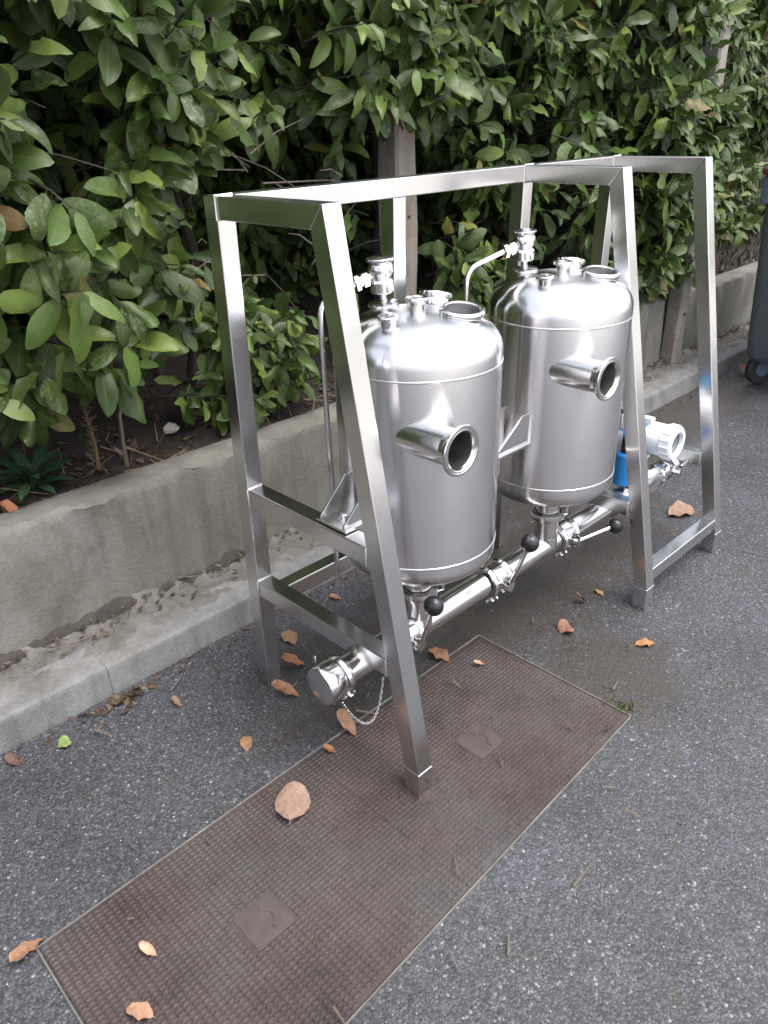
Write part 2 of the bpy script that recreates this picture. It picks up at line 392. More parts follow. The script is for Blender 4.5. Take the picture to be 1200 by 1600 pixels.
wall_piece(4.76, 11, 'far length of low concrete wall between the pale post and the bin', 2.175, .505)

xs = np.linspace(-3, 11, 260); ys = np.concatenate([np.linspace(2.30, 3.4, 40), np.linspace(3.5, 6, 12)])
struct(sheet('soil_bed_and_added_bank', xs, ys, lambda X, Y: .485 + .022 * wob(X, Y, 7) + .014 * wob(X, Y, 23, 1) + np.clip(Y - 2.32, 0, 2) * .16 + np.clip(Y - 3.6, 0, 1.2) * 2.2, 'soil'))  # steep rear rise is an unseen bank, added to block light from behind

# ------------------------------------------------------------------ fence posts in the hedge
def post(x, y, z0, z1, w, mat, label):
    t = thing('fence_post', label, 'post', (x, y, z0))
    h = z1 - z0; hw = w / 2; c = .012
    oc = [(-hw + c, -hw), (hw - c, -hw), (hw, -hw + c), (hw, hw - c), (hw - c, hw), (-hw + c, hw), (-hw, hw - c), (-hw, -hw + c)]
    m_ = MB(); n = 14
    for i in range(n):
        z = h * i / (n - 1)
        m_.v += [(px + .004 * math.sin(z * 9 + px * 40), py + .004 * math.cos(z * 7 + py * 30), z) for px, py in oc]
    k = 8
    m_.f += [(i * k + j, i * k + (j + 1) % k, (i + 1) * k + (j + 1) % k, (i + 1) * k + j) for i in range(n - 1) for j in range(k)]
    m_.f += [tuple(range((n - 1) * k, n * k))]
    m_.build('post_shaft', mat, t)
    for zz in (.34, .72, 1.1):
        if zz < h:
            MB().tube([(0, -hw - .006, zz), (0, -hw + .01, zz)], .008, 8).build('wire_hole_plug', 'rubber', t)
    return t
post(2.545, 2.50, .45, 2.2, .125, 'post_concrete', 'square brown weathered concrete post inside the hedge behind the near tank')
post(4.66, 2.145, .08, 2.25, .105, 'pale_post', 'tall pale concrete post standing against the wall at its joint')

# ------------------------------------------------------------------ iron cover set in the asphalt
cov = thing('access_cover', 'rusty ribbed cast iron cover set flush in the asphalt under one skid foot', 'cover', (.90, .985, 0))
gx0, gx1, gy0, gy1 = .150, 1.650, .672, 1.268
def gy(t, lo): return (gy0 if lo else gy1) + (.012 if not lo else .03) * t   # slight skew
fr = MB(); w_ = .0045
def strip(p, q, w, z0, z1):
    p = Vector(p); q = Vector(q); d = (q - p).normalized(); n = Vector((-d.y, d.x, 0)) * w / 2
    fr.add([(*(p - n)[:2], z0), (*(q - n)[:2], z0), (*(q + n)[:2], z0), (*(p + n)[:2], z0), (*(p - n)[:2], z1), (*(q - n)[:2], z1), (*(q + n)[:2], z1), (*(p + n)[:2], z1)],
           [(0, 3, 2, 1), (4, 5, 6, 7), (0, 1, 5, 4), (1, 2, 6, 5), (2, 3, 7, 6), (3, 0, 4, 7)])
cx, cy = .90, .985
cor = [(gx0 - cx, gy0 - cy, 0), (gx1 - cx, gy0 + .045 - cy, 0), (gx1 - cx, gy1 + .012 - cy, 0), (gx0 - cx, gy1 - cy, 0)]
for i in range(4): strip(cor[i], cor[(i + 1) % 4], w_, -.02, .0056)
fr.build('frame', 'iron_frame', cov, bevel=.0015)
mid = .902
for (xa, xb) in ((gx0 + .006, mid - .0002), (mid + .0002, gx1 - .006)):
    pl = MB()
    ya = gy0 + .004; yb = gy1 - .006
    k0 = (xa - gx0) / (gx1 - gx0) * .045; k1 = (xb - gx0) / (gx1 - gx0) * .045
    pl.prism([(xa - cx, gy0 + k0 + .004 - cy), (xb - cx, gy0 + k1 + .004 - cy), (xb - cx, gy1 + .004 - cy), (xa - cx, gy1 - .004 - cy)], 'z', -.02, .0035)
    plate = pl.build('plate', 'cast_iron', cov)
    ex, ey = (xa + xb) / 2, (ya + yb) / 2
    rows = int((yb - ya) / .0122); lv = []; lf = []
    px = .0165; nl = int((xb - xa) / px)
    base = np.array([(-.0081, -.0034, 0), (.0081, -.0034, 0), (.0081, .0034, 0), (-.0081, .0034, 0), (-.0077, -.0020, 1), (.0077, -.0020, 1), (.0077, .0020, 1), (-.0077, .0020, 1)])
    fb = np.array([(4, 5, 6, 7), (0, 1, 5, 4), (1, 2, 6, 5), (2, 3, 7, 6), (3, 0, 4, 7)])
    V = []; F = []
    for r_ in range(rows):
        for c_ in range(nl):
            x = xa + (c_ + .5) * px; y = ya + (r_ + .5) * .0122
            if y < gy0 + (x - gx0) / (gx1 - gx0) * .045 + .010: continue
            if abs(x - ex) < .054 and abs(y - ey) < .054: continue
            q = base.copy(); q[:, 2] = np.where(q[:, 2] > 0,   .0066 + rnd.uniform(-.0005, .0005), .003)
            q[:, 0] += x - cx; q[:, 1] += y - cy
            F.append(fb + 8 * len(V)); V.append(q)
    stuff(link('tread_lugs', np_mesh('tread_lugs', np.concatenate(V), np.concatenate(F), 'cast_iron', smooth=False), plate))
    eb = MB(); eb.box(ex - .050 - cx, ex + .050 - cx, ey - .050 - cy, ey + .050 - cy, .002, .0054)
    em = eb.build('emblem_pad', 'iron_pad', plate, bevel=.001)
    # raised crescent
    ar = MB(); arc = []
    for i in range(19):
        a = -1.35 + 2.7 * i / 18; arc.append((math.cos(a), math.sin(a)))
    top = []; 
    vs = []; fs = []
    for i, (c_, s_) in enumerate(arc):
        for rr, zz in ((.020, .0050), (.0215, .0078), (.035, .0078), (.0365, .0050)):
            vs.append((ex - cx + c_ * rr + .0, ey - cy + s_ * rr, zz))
    for i in range(18):
        for j in range(3): fs.append((i * 4 + j, i * 4 + j + 1, (i + 1) * 4 + j + 1, (i + 1) * 4 + j))
    ar.add(vs, fs); ar.build('emblem_ring', 'iron_pad', plate)

# ------------------------------------------------------------------ stainless frame
XA, XC, XF, XB = 1.030, 1.592, 2.182, 2.718     # end frame, single rear post, middle frame, far frame
HW = .025
frame = thing('steel_frame', 'brushed stainless square tube skid frame with sloping front legs on the asphalt', 'frame', (1.88, 1.3, 0))
def fl(mb, name, mat='tube_steel', bevel=.0032):
    o = mb.build(name, mat, frame, bevel=bevel); o.location = -frame.location; 
    return o
TOPY = {XA: 1.190, XF: 1.212, XB: 1.216}
FOOT_H, FOOT_Y = .085, .951
def front_leg(x):
    # sloping leg standing on a short upright foot; outer face rises to the mitre with the cross rail
    ty = TOPY[x]
    d = Vector((ty - FOOT_Y, 1.410 - FOOT_H)).normalized(); w = .05 / d.y
    k = (1.360 - FOOT_H) / d.y; ip = (FOOT_Y + w + d.x * k, 1.360); t0 = (ty, 1.410)
    leg = fl(MB().prism([(FOOT_Y, FOOT_H), (FOOT_Y + w, FOOT_H), ip, t0], 'x', x - HW, x + HW), 'front_post')
    MB().prism([(FOOT_Y - .0004, .0008), (FOOT_Y + w + .0004, .0008), (FOOT_Y + w + .0004, FOOT_H - .0006), (FOOT_Y - .0004, FOOT_H - .0006)], 'x', x - HW - .0004, x + HW + .0004).build('foot', 'tube_steel', leg, bevel=.0025)
    return t0, ip
def rear_leg(x):
    fl(MB().prism([(1.585, 0), (1.635, 0), (1.605, 1.360), (1.555, 1.360)], 'x', x - HW, x + HW), 'rear_post')
for x in (XA, XF, XB):
    t0, ip = front_leg(x)
    fl(MB().prism([tuple(t0), tuple(ip), (1.5545, 1.360), (1.5545, 1.410)], 'x', x - HW, x + HW), 'cross_rail', 'tube_steel')
for x in (XA, XC, XF, XB): rear_leg(x)
# top rail along the rear, butted between blocks
fl(MB().prism([(1.555, 1.3605), (1.605, 1.3605), (1.605, 1.410), (1.555, 1.410)], 'x', XA - HW, XF - .0005), 'top_rail', 'rail_steel')
fl(MB().prism([(1.555, 1.3605), (1.605, 1.3605), (1.605, 1.410), (1.555, 1.410)], 'x', XF + .0005, XB + HW), 'top_rail', 'rail_steel')
def fy(z, ty=1.19): return FOOT_Y + (ty - FOOT_Y) * (z - FOOT_H) / (1.41 - FOOT_H) + .0508
def ry(z): return 1.585 - .030 * z / 1.36                       # front face of a rear post
def cross(x, zt, h=.05, y0=None):
    za = zt - h
    fl(MB().prism([(fy(za, TOPY.get(x, 1.19)) + .0005 if y0 is None else y0, za), (ry(za) - .0005, za), (ry(zt) - .0005, zt), (fy(zt, TOPY.get(x, 1.19)) + .0005 if y0 is None else y0, zt)], 'x', x - HW + .0007, x + HW - .0007), 'middle_rail' if zt > .5 else 'lower_rail')
cross(XA, .684); cross(XA, .392); cross(XF, .684); cross(XF, .384); cross(XB, .392); cross(XC, .684, y0=1.195)
def rbar(x0, x1, y, z): fl(MB().prism([(y - HW + .0007, z - HW), (y + HW - .0007, z - HW), (y + HW - .0007, z + HW), (y - HW + .0007, z + HW)], 'x', x0, x1), 'bottom_rail', 'rail_steel')
rbar(XA + HW + .0005, XC - HW - .0005, 1.603, .300); rbar(XC + HW + .0005, XF - HW - .0005, 1.603, .300)
rbar(XF + HW + .0005, XB - HW - .0005, .987, .120)
# weld beads at the corners
for (x, y, z) in ((XA, 1.5547, 1.385), (XF, 1.5547, 1.385), (XB, 1.5547, 1.385)):
    fl(MB().tube([(x - .027, y, z - .026), (x - .027, y, z + .026), (x + .020, y, z + .0265)], .003, 6), 'weld_bead', 'weld', 0)

for (x, z) in ((XA, .684), (XA, .392), (XF, .684), (XF, .384), (XB, .392)):
    for yy in (fy(z, TOPY[x]) + .001, ry(z) - .001):
        b_ = MB().tube([(x - .0255, yy, z - .049), (x - .0255, yy, z - .002), (x - .022, yy, z + .0005), (x + .022, yy, z + .0005)], .0024, 6)
        fl(b_, 'weld_bead', 'weld', 0)
# ------------------------------------------------------------------ tanks
def make_tank(cx, cy, label, vdx):
    t = thing('pressure_tank', label, 'tank', (cx, cy, 0), 'stainless tanks in the skid')
    r = .207; far = vdx < 0
    prof = [(.030, .452)]
    for i in range(1, 13):
        a = math.pi / 2 * i / 12; prof.append((max(.03, r * math.sin(a) ** .58), .522 - .068 * max(0, math.cos(a)) ** .95))
    prof += [(r, .5445), (r, .5455), (r, .70), (r, .90), (r, 1.0295), (r, 1.0305)]
    for i in range(0, 15):
        a = math.pi / 2 * i / 14; prof.append((r * math.cos(a) ** .56 if i < 14 else .0, 1.056 + .086 * math.sin(a) ** 1.05))
    sh = MB().lathe(prof, n=96).build('shell', 'shell_steel', t)
    for z in (.545, 1.030):
        MB().lathe([(r - .001, z - .0035), (r + .0012, z - .0018), (r + .0016, z), (r + .0012, z + .0018), (r - .001, z + .0035)], n=96).build('weld_seam', 'weld', sh)
    # tangential inlet nozzle towards the road
    nx = -.138 ; nz = .897 + (.016 if far else 0); ro = .044
    yr = -.060; ye = -.262
    nz_ = MB().lathe([(ro, yr), (ro, ye * -1 * -1 + .03)], (nx, 0, nz), (0, 1, 0), 40).build('inlet_nozzle', 'pipe_steel', t)
    fl_ = MB().lathe([(ro + .0002, ye + .034), (ro + .002, ye + .022), (ro + .009, ye + .014), (.0585, ye + .009), (.060, ye + .003), (.0585, ye), (.053, ye - .0005), (.0515, ye + .001), (.048, ye + .0005), (.0455, ye + .002), (.0430, ye + .008)],
                     (nx, 0, nz), (0, 1, 0), 48).build('flange', 'fitting_steel', nz_)
    MB().lathe([(.0431, ye + .0075), (.0425, ye + .012), (.0420, yr), (.001, yr)], (nx, 0, nz), (0, 1, 0), 40).build('bore', 'shaded_bore_steel', nz_)
    # open port with ring
    def dome_z(d): return 1.056 + .086 * max(0, 1 - (d / r) ** 3.57) ** .525
    ox, oy = .060, -.088; oz = dome_z(math.hypot(ox, oy))
    up = Vector((-.03, -.14, 1)).normalized()
    pt = MB().lathe([(.046, -.03), (.046, .004), (.050, .007), (.051, .013), (.048, .015), (.043, .015), (.040, .013), (.040, -.02), (.012, -.022), (.001, -.022)], (ox, oy, oz), up, 40).build('open_port', 'fitting_steel', t)
    MB().lathe([(.050, .000), (.054, .001), (.055, .006), (.054, .011), (.050, .013)], (ox, oy, oz), up, 40).build('clamp_ring', 'fitting_steel', pt)
    MB().lathe([(.0005, .000), (.0398, .000), (.0398, -.018)], (ox, oy, oz), up, 32).build('port_shade_disc', 'black_plastic', pt)  # black disc standing in for the shade inside the open port
    # hinged lid tilted behind the port
    # small closed ports
    for (px_, py_, rr, hh) in ((-.122, -.025, .021, .030), (.0, .0, .024, .040)):
        zz = dome_z(math.hypot(px_, py_)) - .006
        p_ = MB().lathe([(rr * .8, 0), (rr * .8, hh - .012), (rr * 1.15, hh - .008), (rr * 1.2, hh - .003), (rr * 1.1, hh), (rr * .6, hh + .001), (rr * .55, hh - .006), (.001, hh - .006)], (px_, py_, zz), (px_ * .6, py_ * .6, 1), 28).build('top_port', 'fitting_steel', t)
    # third fitting, behind the open port
    zz = dome_z(.125) - .004
    MB().lathe([(.034, 0), (.034, .016), (.042, .020), (.043, .026), (.040, .031), (.001, .033)], (.115, .048, zz), (.30, .12, 1), 36).build('capped_port', 'fitting_steel', t)
    # relief valve on the rear left of the dome
    vx, vy = vdx * .5, .125; vz = dome_z(math.hypot(vx, vy)) + .002
    tilt = Vector((-.06, .02, 1)).normalized()
    VP = [(.034, -.02), (.034, .000), (.040, .002), (.040, .008), (.030, .012), (.012, .013), (.0095, .015), (.0095, .032), (.014, .033), (.028, .034), (.030, .037), (.030, .060), (.026, .066), (.0265, .071), (.032, .080), (.033, .092), (.030, .101), (.026, .106), (.026, .109), (.035, .110), (.0355, .115), (.034, .117), (.001, .1185)]
    v_ = MB().lathe(VP, (vx, vy, vz), tilt, 32).build('relief_valve', 'fitting_steel', t)
    c0 = Vector((vx, vy, vz)) + tilt * .080
    d_ = (Vector((-.188 if far else -.135, .200, 1.170)) - c0).normalized()
    MB().lathe([(.012, .018), (.012, .034), (.019, .036), (.019, .050), (.014, .052), (.014, .058), (.021, .060), (.021, .070), (.009, .072), (.007, .078)], c0, d_, 6).build('union_nut', 'fitting_steel', v_)
    e_ = c0 + d_ * .066
    bend = Vector((-.188 if far else -.135, .200, 1.158))
    pts = [e_, e_.lerp(bend, .55)]
    for i in range(6):
        f = i / 5; q0 = e_.lerp(bend, .72); q2 = bend + Vector((0, 0, -.04))
        pts.append((1 - f) ** 2 * q0 + 2 * f * (1 - f) * bend + f * f * q2)
    pts += [(bend.x, bend.y, .9), (bend.x + .004, bend.y, .6), (bend.x, bend.y, .335)]
    tb = MB().tube(pts, .0075, 12).build('vent_tube', 'pipe_steel', t)
    # support lugs left and right: base plate + two gussets + bolt
    for s in (-1, 1):
        bx0 = .15 * s; bx1 = {(-1, False): -.318, (1, False): .259, (-1, True): -.349, (1, True): .240}[(s, far)]
        lo, hi = sorted((bx0, bx1))
        br = MB().box(lo, hi, -.062, .045, .6865, .6945).build('support_lug', 'fitting_steel', t, bevel=.001)
        for yy in (-.054, .030):
            px1 = s * (.226 if s > 0 else (.245 if not far else .250))
            MB().prism([(bx0 - .02 * s, .6948), (bx1 - .004 * s, .6948), (bx1 - .004 * s, .702), (px1, .768), (px1 - .014 * s, .784), (bx0 - .02 * s, .788)], 'y', yy, yy + .006).build('gusset', 'fitting_steel', br, bevel=.001)
        MB().lathe([(.018, .6948), (.018, .697), (.0105, .6972), (.0105, .705), (.009, .7065), (.001, .7067)], (bx1 - (.045 if s < 0 else .02) * s, -.008, 0), (0, 0, 1), 12).build('bolt', 'fitting_steel', br)
    # bottom outlet with clamp
    MB().lathe([(.038, .462), (.038, .414), (.045, .410), (.045, .402), (.045, .394), (.038, .390), (.038, .312)], (-.058, -.05, 0), n=36).build('bottom_outlet', 'pipe_steel', t)
    cl = MB().lathe([(.044, .388), (.052, .391), (.054, .402), (.052, .413), (.044, .415)], (-.058, -.05, 0), n=36).build('clamp', 'fitting_steel', t)
    MB().tube([(-.013, -.076, .388), (.008, -.082, .388), (.008, -.082, .426)], .005, 8).build('wing_nut', 'fitting_steel', cl)
    return t
make_tank(1.332, 1.250, 'near stainless steel tank with the relief valve half behind the front leg', .022)
make_tank(1.943, 1.250, 'far stainless steel tank beside the blue and white flow meter', -.022)

# ------------------------------------------------------------------ collecting pipe with valves
PY, PZ = 1.200, .285
man = thing('collecting_pipe', 'polished stainless pipe with lever valves running under both tanks', 'pipe', (1.8, PY, PZ))
man.scale = (1, 1.10, 1.10)
def ml(mb, name, mat='pipe_steel', parent=None, bevel=0):
    return mb.build(name, mat, parent or man, bevel=bevel)
ox = 1.8
def seg(x0, x1, r=.034): return ml(MB().lathe([(r - .003, x0 - ox), (r, x0 - ox), (r, x1 - ox), (r - .003, x1 - ox)], (0, 0, 0), (1, 0, 0), 40), 'main_pipe')
seg(.955, 1.165); seg(1.255, 1.555); seg(1.66, 1.93); seg(2.03, 2.31)
for x in (1.274, 1.885):
    ml(MB().lathe([(.036, .0), (.037, .034), (.036, .038)], (x - ox, 0, 0), (0, 0, 1), 30), 'branch_tee')
def clampring(x, parent, ang):
    c = ml(MB().lathe([(.034, x - ox - .011), (.044, x - ox - .009), (.047, x - ox), (.044, x - ox + .009), (.034, x - ox + .011)], (0, 0, 0), (1, 0, 0), 40), 'clamp', 'fitting_steel', parent)
    ca, sa = math.cos(ang), math.sin(ang)
    p0 = Vector((x - ox, ca * .050, sa * .050)); t_ = Vector((0, -sa, ca))
    b = MB().tube([p0 - t_ * .016, p0 + t_ * .030], .004, 8)
    b.tube([p0 + t_ * .004, p0 + t_ * .016], .0085, 6)
    b.tube([p0 + t_ * .020 + Vector((-.018, 0, 0)), p0 + t_ * .020 + Vector((.018, 0, 0))], .005, 6)
    ml(b, 'wing_nut', 'fitting_steel', c)
    return c
def valve(x, lever_dir, label=None, ln=.115):
    body = ml(MB().lathe([(.034, x - ox - .045), (.034, x - ox - .030), (.040, x - ox - .026), (.0405, x - ox + .026), (.034, x - ox + .030), (.034, x - ox + .045)], (0, 0, 0), (1, 0, 0), 40), 'butterfly_valve', 'fitting_steel')
    clampring(x - .034, man, -2.2); clampring(x + .034, man, -2.0)
    ml(MB().lathe([(.011, .036), (.011, .054), (.016, .055), (.016, .066), (.001, .067)], (x - ox, 0, 0), (0, -1, 0), 16), 'valve_stem', 'fitting_steel', body)
    d = Vector(lever_dir).normalized()
    p = Vector((x - ox, -.060, 0)); q = p + d * ln
    rod = MB().tube([p - d * .012, q], .0062, 10)
    lv = ml(rod, 'lever', 'fitting_steel', body)
    ball = MB(); pr = [(.025 * math.sin(math.pi * i / 14), -.025 * math.cos(math.pi * i / 14)) for i in range(15)]
    ball.lathe(pr, q, d, 24)
    ml(ball, 'ball_knob', 'black_plastic', body)
valve(1.21, (-.05, -.35, 1), ln=.150); valve(1.607, (.02, -.35, 1), ln=.165); valve(1.98, (1, -.35, .14), ln=.150)
clampring(.977, man, -2.4); clampring(2.29, man, -1.2)
# blanking cap at the near end and its safety chain
cap = ml(MB().lathe([(.036, .965 - ox), (.046, .962 - ox), (.047, .955 - ox), (.047, .915 - ox), (.045, .909 - ox), (.030, .906 - ox), (.001, .905 - ox)], (0, 0, 0), (1, 0, 0), 44), 'end_cap', 'fitting_steel')
for a in (1.0, 2.6, -1.6):
    ml(MB().box(-.001, .001, -.004, .004, 0, .02), 'cap_ear', 'fitting_steel', cap).location = (.925 - ox, math.cos(a) * .056, math.sin(a) * .056)
chain = MB(); cp = []
A = Vector((.935 - ox, -.050, -.030)); B = Vector((1.075 - ox, -.050, -.032))
for i in range(41):
    f = i / 40; p = A.lerp(B, f); p.z -= .088 * (1 - (2 * f - 1) ** 2); p.y -= .02 * math.sin(f * 3); cp.append(p)
for i in range(40):
    a, b = cp[i], cp[i + 1]; d = (b - a); n = Vector((0, 1, 0)) if i % 2 else d.cross(Vector((0, 1, 0))).normalized()
    w = .0018
    chain.tube([a - n * w, a + d * .5 - n * w * 1.6, b - n * w, b + n * w, a + d * .5 + n * w * 1.6, a + n * w, a - n * w], .0008, 5, caps=False)
ml(chain, 'cap_chain', 'fitting_steel')

# ------------------------------------------------------------------ flow meter at the far end
fmx, fmy = 2.48, 1.200
fm = thing('flow_meter', 'white and blue flow meter head on the far end of the pipe', 'flow meter', (fmx, fmy, PZ))
def fb_(mb, name, mat, parent=None, bevel=0): return mb.build(name, mat, parent or fm, bevel=bevel)
fb_(MB().lathe([(.034, -.165), (.045, -.163), (.045, -.145), (.040, -.140), (.038, -.095), (.046, -.088), (.046, .088), (.038, .095), (.040, .14), (.045, .145), (.045, .163), (.034, .165)], (0, 0, 0), (1, 0, 0), 40), 'flow_tube', 'fitting_steel')
fb_(MB().lathe([(.036, .165), (.036, .215), (.044, .217), (.047, .226), (.044, .235), (.034, .237), (.034, .285), (.001, .286)], (0, 0, 0), (1, 0, 0), 40), 'end_ferrule', 'fitting_steel')
fb_(MB().lathe([(.028, .050), (.028, .125), (.034, .13), (.034, .145)], (0, 0, 0), (0, 0, 1), 28), 'neck', 'white_paint')
hz = .205; hx = .018; hr = .055
fb_(MB().lathe([(hr - .006, .060), (hr, .058), (hr, -.014), (hr - .006, -.016)], (hx, 0, hz), (0, 1, 0), 44), 'blue_band', 'light_blue')
hd = MB().lathe([(hr - .008, -.013), (hr + .001, -.016), (hr + .003, -.022), (hr + .003, -.078), (hr + .007, -.082), (hr + .007, -.120), (hr + .002, -.126), (.043, -.126), (.042, -.112)], (hx, 0, hz), (0, 1, 0), 44)
hdo = fb_(hd, 'display_cover', 'white_paint')
fb_(MB().lathe([(.0425, -.111), (.001, -.1115)], (hx, 0, hz), (0, 1, 0), 36), 'display_glass', 'glass_dark', hdo)
kn = MB()
for i in range(16):
    a = 2 * math.pi * i / 16; c_, s_ = math.cos(a) * (hr + .008), math.sin(a) * (hr + .008)
    kn.tube([(hx + c_, -.086, hz + s_), (hx + c_, -.117, hz + s_)], .0035, 6)
fb_(kn, 'grip_ribs', 'white_paint', hdo)
fb_(MB().lathe([(hr - .006, .0605), (hr, .062), (hr, .100), (hr - .006, .106), (.001, .108)], (hx, 0, hz), (0, 1, 0), 44), 'rear_cover', 'white_paint')
fb_(MB().box(-.012, .012, -.02, .02, 0, .03), 'top_lug', 'white_paint', bevel=.006).location = (hx - .01, -.012, hz + hr - .006)
# sensor beside the head
fb_(MB().lathe([(.030, .055), (.035, .058), (.035, .172), (.031, .178), (.001, .179)], (-.110, 0, 0), (0, 0, 1), 30), 'sensor_body', 'blue_paint')
fb_(MB().lathe([(.018, .178), (.020, .180), (.020, .225), (.015, .24), (.001, .241)], (-.110, 0, 0), (0, 0, 1), 24), 'sensor_plug', 'black_plastic')
fb_(MB().lathe([(.020, .241), (.023, .245), (.023, .275), (.019, .278), (.001, .2785)], (-.110, .02, .02), (0, 0, 1), 24), 'sensor_cap', 'light_blue')
cb = MB().tube([(-.110, 0, .24), (-.108, .03, .30), (-.07, .05, .30), (-.02, .05, .24), (.0, .045, .20)], .006, 8)
fb_(cb, 'signal_cable', 'rubber')
# drain fitting beneath the head
fb_(MB().tube([(.19, -.05, .02), (.19, -.085, .02), (.19, -.085, .055)], .012, 10), 'drain_cock', 'fitting_steel')
fb_(MB().tube([(.165, -.088, .055), (.225, -.088, .065)], .007, 8), 'drain_lever', 'fitting_steel')

# ------------------------------------------------------------------ wheeled bin at the right edge
bn = thing('wheeled_bin', 'large dark grey wheeled bin at the right edge beyond the skid', 'bin', (5.318, 1.436, 0))
def bl(mb, name, mat, parent=None, bevel=0): return mb.build(name, mat, parent or bn, bevel=bevel)
bx, by = .60, .34
bd = MB()
lv = [(.165, .86), (.20, .90), (.30, .92), (.70, .96), (1.06, 1.0)]
def rr_(sx, sy, c, z): return [(-sx + c, -sy, z), (sx - c, -sy, z), (sx - c * .3, -sy + c * .3, z), (sx, -sy + c, z), (sx, sy - c, z), (sx - c * .3, sy - c * .3, z), (sx - c, sy, z), (-sx + c, sy, z), (-sx + c * .3, sy - c * .3, z), (-sx, sy - c, z), (-sx, -sy + c, z), (-sx + c * .3, -sy + c * .3, z)]
def loft(secs):
    m_ = MB(); k = len(secs[0])
    for s_ in secs: m_.v += s_
    for i in range(len(secs) - 1): m_.f += [(i * k + j, i * k + (j + 1) % k, (i + 1) * k + (j + 1) % k, (i + 1) * k + j) for j in range(k)]
    m_.f += [tuple(range(k))[::-1], tuple(range((len(secs) - 1) * k, len(secs) * k))]; return m_
bl(loft([rr_(bx * s_, by * s_, .07, z) for z, s_ in lv]), 'bin_body', 'bin_plastic', bevel=.006)
bl(loft([rr_(bx * 1.0 + .004, by + .004, .07, 1.061), rr_(bx + .028, by + .028, .08, 1.075), rr_(bx + .030, by + .030, .08, 1.20), rr_(bx + .02, by + .02, .08, 1.215)]), 'rim', 'bin_rim', bevel=.004)
bl(loft([rr_(bx + .035, by + .035, .08, 1.2165), rr_(bx + .038, by + .038, .08, 1.25), rr_(bx + .0, by, .10, 1.30), rr_(bx - .12, by - .12, .12, 1.345)]), 'lid', 'bin_lid', bevel=.006)
for sx in (-1, 1):
    for sy in (-1, 1):
        wx, wy = sx * .41, sy * .225
        wh = bl(MB().lathe([(.030, -.022), (.090, -.022), (.100, -.014), (.100, .014), (.090, .022), (.030, .022)], (wx, wy, .1005), (.55, .85, 0), 32), 'wheel', 'rubber')
        bl(MB().lathe([(.001, -.025), (.045, -.025), (.048, -.020), (.048, .020), (.045, .025), (.001, .025)], (wx, wy, .1005), (.55, .85, 0), 24), 'hub', 'bin_rim', wh)
        bl(MB().box(wx - .03, wx + .03, wy - .03, wy + .03, .14, .17).box(wx - .034, wx - .030, wy - .03, wy + .03, .09, .17).box(wx + .030, wx + .034, wy - .03, wy + .03, .09, .17), 'wheel_fork', 'bin_rim', wh)

# ------------------------------------------------------------------ leaves: shapes
def leaf_shape(bend, fold, wave, wr, twist, curl, st=(0, .07, .2, .38, .56, .73, .87, .95, 1), tipdrop=0):
    vs = []; uv = []
    def wd(t): return wr * 2.14 * (t ** .75) * ((1 - t) ** .62)
    for t in st:
        w = wd(t) if 0 < t < 1 else .006
        zc = -bend * t * t - tipdrop * max(0, t - .8) * 1.2
        a = twist * (t - .3)
        for s in (-1, 0, 1):
            zz = zc + fold * abs(s) * w + (wave * w * math.sin(t * 15 + s * 1.3) if s else 0) - (curl * w * w * 6 if s else 0)
            xx = s * w * .5
            vs.append((xx * math.cos(a), t * (1 - .15 * bend), zz + xx * math.sin(a))); uv.append((.5 + s * .5, t))
    n = len(st); fs = []
    for i in range(n - 1):
        for j in (0, 1): fs.append((i * 3 + j, i * 3 + j + 1, (i + 1) * 3 + j + 1, (i + 1) * 3 + j))
    # petiole
    o = len(vs)
    vs += [(-.009, -.10, .012), (.009, -.10, .012), (.009, 0, 0), (-.009, 0, 0)]; uv += [(.5, 0)] * 4
    fs.append((o, o + 1, o + 2, o + 3))
    return np.array(vs), np.array(fs), np.array(uv)
SH = [leaf_shape(b, f, w, r_, t, c, tipdrop=td) for b, f, w, r_, t, c, td in
      ((.18, .22, .05, .50, .1, .0, .0), (.30, .15, .08, .54, -.3, .05, .2), (.10, .30, .04, .47, .2, .0, -.1), (.42, .12, .06, .53, .4, .1, .2),
       (.05, .18, .10, .58, -.2, .1, .3), (.25, .35, .05, .46, .0, .0, .4), (.35, .05, .12, .55, .5, .15, .1), (-.08, .25, .06, .50, -.4, .0, .3), (.55, .10, .20, .52, .7, .1, .3), (.20, .40, .22, .44, -.8, .05, .5), (.32, .20, .26, .56, .3, .2, -.2), (.62, .28, .15, .48, -.5, .1, .6), (.12, .02, .18, .60, .9, .25, .3))]
LEAF_ME = [np_mesh('leaf', V, F, 'leaf', uv=U) for V, F, U in SH]

def frame_of(d, n):
    d = d / np.linalg.norm(d); n = n - d * np.dot(n, d); l = np.linalg.norm(n)
    if l < 1e-4: n = np.array([1., 0, 0]) - d * d[0]; l = np.linalg.norm(n)
    n /= l; x = np.cross(d, n); return np.stack([x, d, n], 1)
def merged(name, leaves, mat, shapes=None):
    shapes = shapes or SH
    Vs = []; Fs = []; Us = []; T = []; o = 0
    for (pos, Rm, s, k) in leaves:
        V, F, U = shapes[k]; Vs.append((V * s) @ Rm.T + pos); Fs.append(F + o); Us.append(U); o += len(V); T.append(np.full(len(F), rnd.random()))
    return np_mesh(name, np.concatenate(Vs), np.concatenate(Fs), mat, np.concatenate(T), np.concatenate(Us))

# view test used only to decide which leaves are worth an object of their own
CP = np.array([0, 0, 1.55])
def project(P):
    q = (P - CP) @ R; return 600 + 1184.3 * q[..., 0] / q[..., 2], 800 + 1184.3 * q[..., 1] / q[..., 2], q[..., 2]

